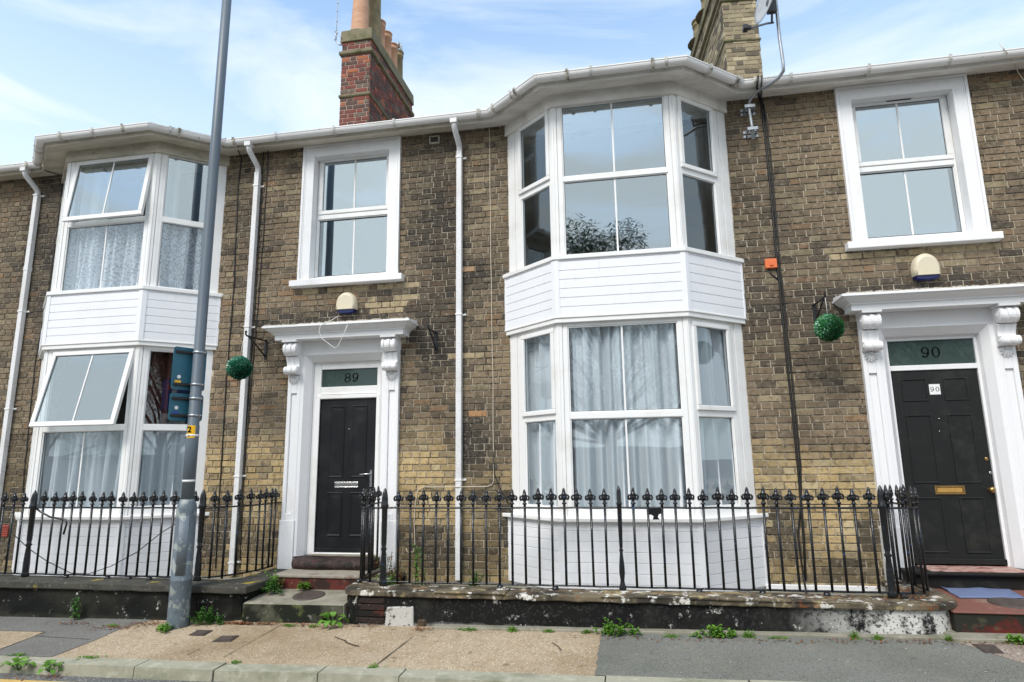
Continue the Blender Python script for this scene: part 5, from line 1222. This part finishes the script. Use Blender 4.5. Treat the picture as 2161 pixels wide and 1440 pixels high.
# satellite dish on a cranked pole
t = thing('satellite_dish', (1.54, -.1, 5.2), 'grey satellite dish on a cranked steel pole reaching up over the gutter of number 90', 'satellite dish')
pp = [at(1590, 295, Y=-.13), at(1586, 262, Y=-.13), at(1580, 228, Y=-.13), at(1583, 210, Y=-.16), at(1600, 192, Y=-.28), at(1625, 178, Y=-.44), at(1643, 165, Y=-.55), at(1653, 150, Y=-.60), at(1653, 135, Y=-.61), at(1645, 80, Y=-.61), at(1637, 0, Y=-.61), at(1634, -25, Y=-.61)]
mb = MB(); mb.tube(pp, .019, 10); mb.build('pole', galv, t)
for (px, py) in ((1580, 231), (1586, 278)):
    p = at(px, py, Y=-.08); mb = MB(); mb.box(p.x-.085, p.x+.085, -.020, -.004, p.z-.045, p.z-.008); mb.box(p.x-.085, p.x+.085, -.020, -.004, p.z+.008, p.z+.045); mb.box(p.x-.060, p.x-.045, -.15, -.008, p.z-.03, p.z+.03); mb.box(p.x+.045, p.x+.060, -.15, -.008, p.z-.03, p.z+.03)
    mb.box(p.x-.06, p.x+.06, -.115, -.10, p.z-.02, p.z+.02); mb.box(p.x-.06, p.x+.06, -.165, -.150, p.z-.02, p.z+.02); mb.build('wall_bracket', galv, t, bevel=.003)
dc_ = at(1617, -6, Y=-.70); nrm = Vector((-.93, -.28, .24)).normalized()
a_ = nrm.cross(Vector((0, 0, 1))).normalized(); b_ = a_.cross(nrm); rows = []
for q_ in (.001, .3, .6, .85, 1.0): rows.append([dc_ + a_*(.25*q_*math.cos(2*PI*k/28)) + b_*(.30*q_*math.sin(2*PI*k/28)) + nrm*(.055*q_*q_-.055) for k in range(28)])
mb = MB(); mb.grid(rows, closed=True); d_ = mb.build('reflector', mat('dish_grey', (.40, .41, .42), [((.25, .26, .27), 9, .5, .75, .6)], .5), t); md = d_.modifiers.new('thick', 'SOLIDIFY'); md.thickness = .006
mb = MB(); mb.tube([at(1632, 48, Y=-.62), at(1618, 50, Y=-.72), at(1600, 55, Y=-.86), at(1578, 62, Y=-1.0)], .012, 7); mb.build('feed_arm', mat('dark_grey_arm', (.10, .11, .13), [], .5), t)
p = at(1573, 60, Y=-1.02); mb = MB(); mb.box(p.x-.025, p.x+.025, p.y-.04, p.y+.04, p.z-.03, p.z+.03); mb.tube([(p.x, p.y, p.z), (p.x+.06, p.y+.05, p.z+.035)], .026, 10); mb.build('receiver', black, t, bevel=.008)
p = at(1628, 15, Y=-.64); mb = MB(); mb.box(p.x-.05, p.x+.05, p.y-.03, p.y+.03, p.z-.075, p.z+.075); mb.tube([(p.x, p.y, p.z-.06), at(1629, 50, Y=-.66)], .014, 7); mb.build('pole_clamp', mat('clamp_grey', (.06, .06, .07), [], .5), t, bevel=.006)
# aerial on the red chimney
t = thing('radio_aerial', (-4.9, 2.0, 8.6), 'thin pale whip aerial on a bracket at the left side of the red brick chimney', 'aerial')
mb = MB(); a0_, a1_ = at(709, 84, Y=1.95), at(714, -12, Y=1.95); mb.tube([a0_, a1_], .0055, 5)
for t_ in (.08, .2, .4, .62, .8, .95): p = a0_.lerp(a1_, t_); mb.tube([p-Vector((0, 0, .01)), p+Vector((0, 0, .01))], .011, 6)
mb.build('whip', mat('pale_aerial', (.45, .42, .40), [], .6), t)
mb = MB(); mb.tube([at(706, 84, Y=1.95), at(716, 95, Y=1.95), (-4.70, 1.97, at(724, 93, Y=1.95).z)], .013, 6); mb.tube([at(706, 67, Y=1.95), at(712, 69, Y=1.95), at(709, 74, Y=1.95)], .010, 6); mb.tube([at(709, 84, Y=1.95), at(709, 66, Y=1.95)], .010, 6); mb.tube([at(712, 72, Y=1.95), at(722, 82, Y=1.96)], .006, 5)
mb.build('bracket', galv, t)
# extract vent, junction box, air brick, wall clamp
p0, p1 = at(906, 305, Y=-.02), at(928, 286, Y=-.02); mb = MB(); B = FRONT
mb.ring(B, p0.x, p1.x, p0.z, p1.z, .018, -.005, .035)
vt = thing('wall_vent', (p0.x, -.02, p0.z), 'small square brown wall vent just under the eaves between window 89 and the downpipe', 'vent'); mb.build('frame', mat('dirty_vent_frame', (.45, .41, .34), [((.2, .17, .12), 20, .5, .7, .7)], .7), vt, bevel=.003)
mb = MB()
for k in range(2): 
    w_ = (p1.x-p0.x-.04)/2; x = p0.x+.02+k*w_; mb.face([(x, -.03, p0.z+.018), (x+w_*.96, -.012, p0.z+.018), (x+w_*.96, -.012, p1.z-.018), (x, -.03, p1.z-.018)])
mb.build('flap', mat('vent_flap_dark', (.05, .045, .035), [], .7), vt)
mb = MB(); p0, p1 = at(1615, 568, Y=-.02), at(1638, 547, Y=-.02); mb.box(p0.x, p1.x, -.05, -.005, p0.z, p1.z); mb.box((p0.x+p1.x)/2-.02, (p0.x+p1.x)/2+.02, -.062, -.05, (p0.z+p1.z)/2-.03, (p0.z+p1.z)/2+.02)
tag(mb.build('junction_box', orange, bevel=.006), 'small orange plastic box on the brickwork beside the black cables right of the upper bay', 'junction box')
mb = MB(); p0, p1 = at(2, 1132, Y=0), at(21, 1108, Y=0)
for k in range(5): z = p0.z+(p1.z-p0.z)*k/5; mb.box(p0.x, p1.x, -.022, -.004, z, z+(p1.z-p0.z)*.12)
mb.box(p0.x, p1.x, -.012, -.004, p0.z, p1.z); tag(mb.build('air_brick', clay), 'red clay air brick low in the wall behind the left end of the railing', 'air brick')

def cable(pts, r, m, label, grp='cables running down the fronts', y=-.014, name='cable'):
    P = [at(*p[:2], Y=(p[2] if len(p) > 2 else y)) for p in pts]; Q = []
    for i in range(len(P)-1):
        n = max(1, int((P[i+1]-P[i]).length/.25))
        for k in range(n): q_ = P[i].lerp(P[i+1], k/n); Q.append(q_+Vector((random.uniform(-.004, .004), 0, 0)))
    Q.append(P[-1]); mb = MB(); mb.tube(Q, r, 6); return tag(mb.build(name, m), label, 'cable', grp)
cable([(1600, 160, -.36), (1598, 185, -.34), (1601, 205, -.02), (1606, 215), (1620, 330), (1632, 470), (1640, 560), (1655, 700), (1670, 850), (1684, 990), (1692, 1080), (1697, 1140), (1700, 1225)], .013, cabk, 'thick black cable between the right bay and door 90, the left strand')
cable([(1608, 160, -.36), (1606, 188, -.34), (1606, 208, -.02), (1612, 222), (1626, 330), (1638, 470), (1646, 560), (1661, 700), (1677, 850), (1690, 990), (1690, 1060), (1684, 1130), (1691, 1190), (1698, 1230), (1704, 1270, -.9)], .010, cabk, 'thinner black cable between the right bay and door 90, the right strand')
cable([(1622, 566), (1626, 578), (1634, 584), (1642, 590)], .008, cabk, 'short black loop from the orange box to the cables', None)
cable([(1030, 240, -.03), (1033, 300), (1035, 450), (1037, 600), (1040, 800), (1041, 960), (1042, 1015), (1038, 1023), (1030, 1027), (965, 1028, -.095), (895, 1028), (883, 1035), (877, 1060), (874, 1100), (876, 1150), (872, 1165), (860, 1166), (857, 1158)], .0045, cabb, 'thin beige cable on the wall left of the right bay')
cable([(1040, 950), (1043, 1000), (1055, 1030), (1072, 1062)], .006, cabk, 'short dark cable slanting to the foot of the right bay', None)
cable([(475, 292, -.3), (500, 310, -.18), (510, 335), (502, 400), (494, 600), (478, 800), (466, 1000), (460, 1080), (455, 1200)], .008, cabk, 'black cable down the brickwork between the left bay and the downpipe, the left line')
cable([(548, 296, -.25), (566, 320, -.02), (562, 400), (548, 600), (528, 840), (512, 1040), (506, 1200)], .007, cabk, 'black cable close to the right side of the downpipe left of door 89')
cable([(556, 320, -.02), (553, 400), (541, 600), (535, 700), (524, 840), (508, 1040)], .006, cabk, 'second black cable touching the downpipe left of door 89')
cable([(70, 350, -.26), (100, 362, -.15), (134, 372), (128, 420), (118, 500), (105, 600), (75, 760), (60, 900), (48, 1040)], .007, cabk, 'black cable between the leftmost downpipe and the left bay')
cable([(716, 666, -.08), (700, 676, -.30), (684, 682, -.36), (676, 688, -.375), (673, 700, -.38), (680, 715, -.37), (700, 730, -.36), (707, 735, -.355), (714, 730, -.36), (725, 705, -.37), (731, 690, -.37), (737, 680, -.30)], .0045, cabw, 'loop of white flex hanging over the hood of door 89 below the alarm box', None, name='loose_flex')
cable([(30, 1130, -.86), (60, 1158, -.86), (100, 1185, -.84), (150, 1210, -.80), (185, 1212, -.80), (235, 1195, -.80), (290, 1165, -.82), (340, 1125, -.84), (372, 1105, -.86)], .005, cabk, 'thin slack wire sagging behind the left railing before the lower cladding', None, name='slack_wire')
cable([(2108, 92, -.33), (2122, 108, -.36), (2138, 130, -.20), (2150, 155, -.02), (2161, 170), (2175, 185)], .006, cabb, 'thin brown cable looping off the gutter at the top right corner', None)

# ------------------------------------------------------------------ plants
def leaf(mb, p, d, L, W, droop=.3, n=3):
    d = d.normalized(); s = d.cross(Vector((0, 0, 1)))
    s = s.normalized() if s.length > .01 else Vector((1, 0, 0)); up = s.cross(d)
    prev = None
    for k in range(n+1):
        t = k/n; c = p + d*L*t + up*(L*.15*math.sin(t*PI)) - Vector((0, 0, 1))*L*droop*t*t; w = W*math.sin(PI*min(.98, .12+t*.86))**.8
        cur = (c-s*w, c+s*w)
        if prev: mb.face([prev[0], prev[1], cur[1], cur[0]])
        prev = cur
def weed(c, kind, size, label, group='weeds at the foot of the walls', m=None, seed=0, spread=None):
    rnd = random.Random(seed*31+int(c[0]*1000)); t = thing('weed', c, label, 'weed', group); c = Vector(c); mb = MB(); stm = MB(); sp = spread or size*.8
    if kind == 'bushy':
        for i in range(int(16+sp*120)):
            b = c+Vector((rnd.gauss(0, sp*.45), rnd.gauss(0, .03)-.01, 0)); h = size*rnd.uniform(.35, 1.0)*math.exp(-((b.x-c.x)/(sp*1.0))**2)
            dr = Vector((rnd.gauss(0, .35), -abs(rnd.gauss(0, .30)), 1)).normalized(); tip = b+dr*h; stm.tube([b, b.lerp(tip, .5)+Vector((0, 0, .01)), tip], .0022, 4, cap=False)
            for k in range(rnd.randint(7, 12)):
                q_ = b.lerp(tip, rnd.uniform(.2, 1.0)); a = rnd.uniform(0, 2*PI); leaf(mb, q_, Vector((math.cos(a), math.sin(a), rnd.uniform(.0, .8))), rnd.uniform(.022, .042), rnd.uniform(.007, .012), .3)
    elif kind == 'grass':
        for i in range(int(40+sp*300)):
            b = c+Vector((rnd.gauss(0, sp*.4), rnd.gauss(0, .015), 0)); leaf(mb, b, Vector((rnd.gauss(0, .45), rnd.gauss(0, .3), 1)), size*rnd.uniform(.4, 1), .0028, .45, 3)
        for i in range(int(8+sp*60)):
            b = c+Vector((rnd.gauss(0, sp*.5), rnd.gauss(0, .02), .004)); a = rnd.uniform(0, 2*PI); leaf(mb, b, Vector((math.cos(a), math.sin(a), .4)), .03, .009, .2)
        stm.tube([c, c+Vector((0, 0, size*.6))], .0015, 4)
    elif kind == 'broad':
        for i in range(11):
            a = i*2.4; L = size*rnd.uniform(.7, 1.0); d = Vector((math.cos(a), math.sin(a)*.8-.1, rnd.uniform(.5, 1.4))); tip = c+d.normalized()*L*.55; stm.tube([c, tip], .003, 5, cap=False); leaf(mb, tip, d+Vector((0, 0, -.4)), L*.62, L*.20, .5, 5)
    elif kind == 'tall':
        for st_ in range(3):
            top = c+Vector((rnd.gauss(0, .03), -.02, size*rnd.uniform(.7, 1.0))); b0 = c+Vector((rnd.gauss(0, .02), 0, 0)); stm.tube([b0, top], .004, 5)
            for k in range(16):
                q_ = b0.lerp(top, .08+.92*k/16); a = k*2.4+st_; leaf(mb, q_, Vector((math.cos(a), math.sin(a), .5)), .062*(1.15-.5*k/16), .012, .45, 4)
    o = mb.build('foliage', m or leafb, t); stm.build('stem', leafd, t)
W = lambda px, py, dz=0: (lambda g: (g.x, g.y, gz(g.x, g.y)+dz))(G(px, py))
weed((W(155, 1312)[0], -1.17, gz(-6, -1.17)), 'tall', .28, 'tall leafy weed against the black wall left of the lamp post', m=leafd, seed=1)
weed((-4.34, -1.20, gz(-4.3, -1.2)), 'bushy', .20, 'spreading weed patch right behind the foot of the lamp post', seed=2, spread=.20, m=leafd)
weed((-4.60, -1.44, gz(-4.6, -1.4)), 'bushy', .10, 'low weeds in front of the foot of the lamp post', seed=3, spread=.08)
weed((-2.98, -1.17, gz(-3, -1.2)), 'broad', .20, 'bright broad-leaved weed at the right corner of the lowest step of number 89', seed=4)
weed((-3.86, -.80, .24), 'bushy', .20, 'leafy weeds growing beside the steps of number 89 along the wall end', seed=5, spread=.10, m=leafd)
weed((-3.90, -.68, .27), 'bushy', .24, 'taller weeds against the second step of number 89, left side', seed=6, spread=.06)
weed((-3.55, -.67, .26), 'bushy', .10, 'small weed tuft at the foot of the second step of number 89', seed=7, spread=.07)
for i, (px, py, kd, sz, sp, lb) in enumerate(((990, 1328, 'grass', .06, .10, 'tiny grass tuft at the wall foot below the white repaired patch'), (1085, 1327, 'grass', .10, .06, 'grass tuft at the wall foot, first to the right of the drain hole'), (1160, 1330, 'grass', .06, .06, 'tiny grass tuft at the wall foot below the slim middle post'),
        (1240, 1333, 'grass', .07, .06, 'small grass tuft just left of the largest weed patch'), (1305, 1340, 'bushy', .17, .19, 'largest weed patch at the foot of the wall where tarmac meets the tan slabs'), (1420, 1345, 'grass', .05, .10, 'flat grass right of the largest weed patch'),
        (1515, 1345, 'bushy', .12, .18, 'low wide weed patch below the right bay at the wall foot'), (1580, 1346, 'grass', .13, .07, 'upright grass at the right end of the low wide weed patch'), (1640, 1348, 'grass', .04, .10, 'flat weeds on the edging strip below the right railing'),
        (1803, 1348, 'grass', .14, .04, 'lone upright grass tuft before the whitened wall end'), (1853, 1350, 'grass', .08, .05, 'small grass tuft nearest the rounded wall end'), (2005, 1353, 'grass', .10, .05, 'grass tuft between the rounded wall end and the step of number 90'), (2145, 1358, 'bushy', .08, .13, 'weeds at the foot of the step of number 90 near the right edge'),
        (238, 1322, 'grass', .035, .10, 'flat weeds before the black wall between the tall weed and the lamp post'), (625, 1315, 'grass', .05, .08, 'thin grass before the lowest step of number 89'), (672, 1317, 'grass', .04, .05, 'tiny grass before the right part of the lowest step of number 89'))):
    g = W(px, py); y = min(g[1], -1.22); weed((g[0], y, gz(g[0], y)), kd, sz, lb, seed=20+i, spread=sp)
for i, (px, py, kd, sz, lb) in enumerate(((32, 1418, 'broad', .15, 'broad-leaved weed in the gutter at the kerb, the leftmost one'), (98, 1422, 'broad', .13, 'broad-leaved weed in the gutter at the kerb joint'))):
    p = at(px, py, Z=-.09); weed((p.x, KF-.03, -.09), kd, sz, lb, 'weeds at the kerb', seed=50+i)
for i, (px, py, sp, lb) in enumerate(((40, 1384, .10, 'moss and grass behind the leftmost kerb stone'), (190, 1388, .12, 'grass strip behind the kerb near the left asphalt patch'), (500, 1398, .04, 'tiny grass tuft behind the kerb below the lamp post cover'), (800, 1400, .05, 'grass in the slab joint near the kerb'))):
    g = W(px, py); weed((g[0], KB+.01, gz(g[0], KB)+.004), 'grass', .035, lb, 'weeds at the kerb', seed=60+i, spread=sp)
# planting behind the right wall
weed((-2.36, -.45, .245), 'tall', .62, 'tall leafy plant behind the railing beside the beige cable', 'plants in the front garden', leafb, 71)
weed((-2.28, -.50, .245), 'tall', .48, 'second leafy stem behind the railing, closer to the downpipe', 'plants in the front garden', leafd, 72)
weed((-2.64, -.62, .245), 'bushy', .22, 'low leafy clump behind the left corner post of the long railing', 'plants in the front garden', leafb, 73, .16)
weed((-1.72, -.40, .245), 'bushy', .22, 'small dark plant between the downpipe and the right bay', 'plants in the front garden', leafd, 74, .06)
weed((-2.75, -.22, .245), 'bushy', .42, 'withered brown climber at the foot of the right pilaster of door 89', 'plants in the front garden', leafbr, 75, .12)
# dead leaves and crumbs
mb = MB(); rnd = random.Random(5)
def litter(cx, cy, sx, sy, n, z=None, big=1.0):
    for i in range(n):
        x, y = cx+rnd.gauss(0, sx), cy+rnd.gauss(0, sy)
        if y > -1.16 and z is None: y = -1.16-rnd.random()*.05
        zz = (gz(x, y)+.006 if z is None else z)+rnd.uniform(0, .012); a = rnd.uniform(0, 2*PI); leaf(mb, Vector((x, y, zz)), Vector((math.cos(a), math.sin(a), rnd.uniform(-.1, .5))), rnd.uniform(.012, .035)*big, rnd.uniform(.004, .011)*big, .1, 2)
for px, py, sx, sy, n in ((240, 1327, .14, .05, 90), (300, 1320, .10, .04, 60), (330, 1318, .1, .04, 40), (520, 1306, .10, .04, 110), (545, 1312, .16, .04, 110), (600, 1318, .3, .04, 60), (640, 1322, .05, .02, 20), (150, 1318, .12, .03, 40), (690, 1325, .2, .03, 30), (760, 1322, .1, .03, 30), (890, 1330, .06, .03, 40), (1400, 1352, .6, .02, 40), (1560, 1354, .6, .02, 40), (1750, 1356, .5, .02, 40), (1900, 1356, .3, .02, 50), (2060, 1358, .3, .03, 60), (110, 1432, .1, .03, 20), (40, 1436, .1, .03, 20)):
    g = G(px, py); litter(g.x, g.y, sx, sy, n)
litter(-2.5, -.5, .25, .2, 300, .25, 1.4); litter(2.4, -.7, .12, .15, 160, .36, 1.2); litter(3.3, -.28, .15, .02, 6, 3.31, 1.6); litter(-.5, -1.0, 1.4, .06, 160, .358, .8); litter(1.6, -1.0, .5, .07, 120, .36, .9); litter(3.5, -.3, .4, .1, 12, .33)
tag(mb.build('leaf_litter', leafbr), 'dead brown leaves and crumbs along the wall foot and on the coping', 'leaf litter', kind='stuff')
mb = MB()
for i in range(150):
    x, y = rnd.uniform(-8, 4.5), rnd.uniform(KB, -1.25); z = gz(x, y)+.008; r = rnd.uniform(.004, .013); a = rnd.uniform(0, PI); e = Vector((math.cos(a), math.sin(a), 0))*r; f = Vector((-math.sin(a), math.cos(a), 0))*r*.5; c = Vector((x, y, z)); mb.face([c-e, c+f, c+e, c-f])
tag(mb.build('pavement_litter', mat('pale_scraps', (.6, .58, .54), [], .8)), 'pale gum spots and scraps scattered over the pavement', 'litter', kind='stuff')

# ------------------------------------------------------------------ trees across the street (seen only mirrored in the windows)
def tree(x, y, h, cr, label, seed):
    ncl = 44 if cr > 4 else 26
    rnd = random.Random(seed); t = thing('broadleaf_tree', (x, y, 0), label, 'tree', 'trees across the street'); mb = MB()
    mb.tube([(x, y, -.1), (x+.1, y, h*.3), (x+.05, y+.1, h*.55), (x, y, h*.85)], [.28, .22, .15, .04], 10)
    clumps = []
    for i in range(ncl):
        a = rnd.uniform(0, 2*PI); zz = rnd.uniform(.22, 1.0); rr = cr*math.sqrt(rnd.random())*(1-.65*max(0, zz-.45)/.55); c = Vector((x+rr*math.cos(a), y+rr*math.sin(a), h*zz)); clumps.append(c)
        mb.tube([(x, y, h*max(.2, zz-.28)), Vector((x, y, h*max(.2, zz-.2))).lerp(c, .6), c], [.07, .05, .02], 5)
    mb.build('trunk', bark, t); mb = MB()
    for c in clumps:
        R = rnd.uniform(.7, 1.35)
        for k in range(620):
            d = Vector((rnd.gauss(0, 1), rnd.gauss(0, 1), rnd.gauss(0, .8))).normalized()*R*rnd.random()**.4; a = rnd.uniform(0, 2*PI); leaf(mb, c+d, Vector((math.cos(a), math.sin(a), rnd.uniform(-.5, .6))), rnd.uniform(.14, .26), .065, .2, 1)
    mb.build('crown', treel, t)
for i, (x, y, h, cr, lb) in enumerate(((-.9, -19.5, 10.9, 4.2, 'tall tree across the street facing the right bay'), (-21, -19, 8.2, 3.2, 'broad tree across the street far to the left'), (-15.5, -21, 8.6, 3.0, 'round tree across the street facing the left bay'), (-9.6, -20.5, 9.6, 2.6, 'slim tree across the street facing door 89'), (-28, -20, 9.0, 3.5, 'large tree across the street beyond the others'),
        (3.6, -21.0, 8.4, 2.6, 'round tree across the street, right of the tallest'), (11.5, -19, 8.2, 3.0, 'tree across the street facing door 90'), (17.5, -21, 9, 3.0, 'tree across the street near the right end of the row'))):
    tree(x, y, h, cr, lb, 100+i)
mb = MB(); mb.box(-60, 60, -23.5, -22.7, -.5, 2.1); gwf = mb.build('added_dark_wall', mat('far_brick', (.10, .06, .045), [((.05, .04, .035), 5, .4, .7, .8)], .9)); tag(gwf, 'long dark red brick wall across the street, added to darken window reflections', 'wall')  # out of view, added as something dark for the ground-floor panes to mirror
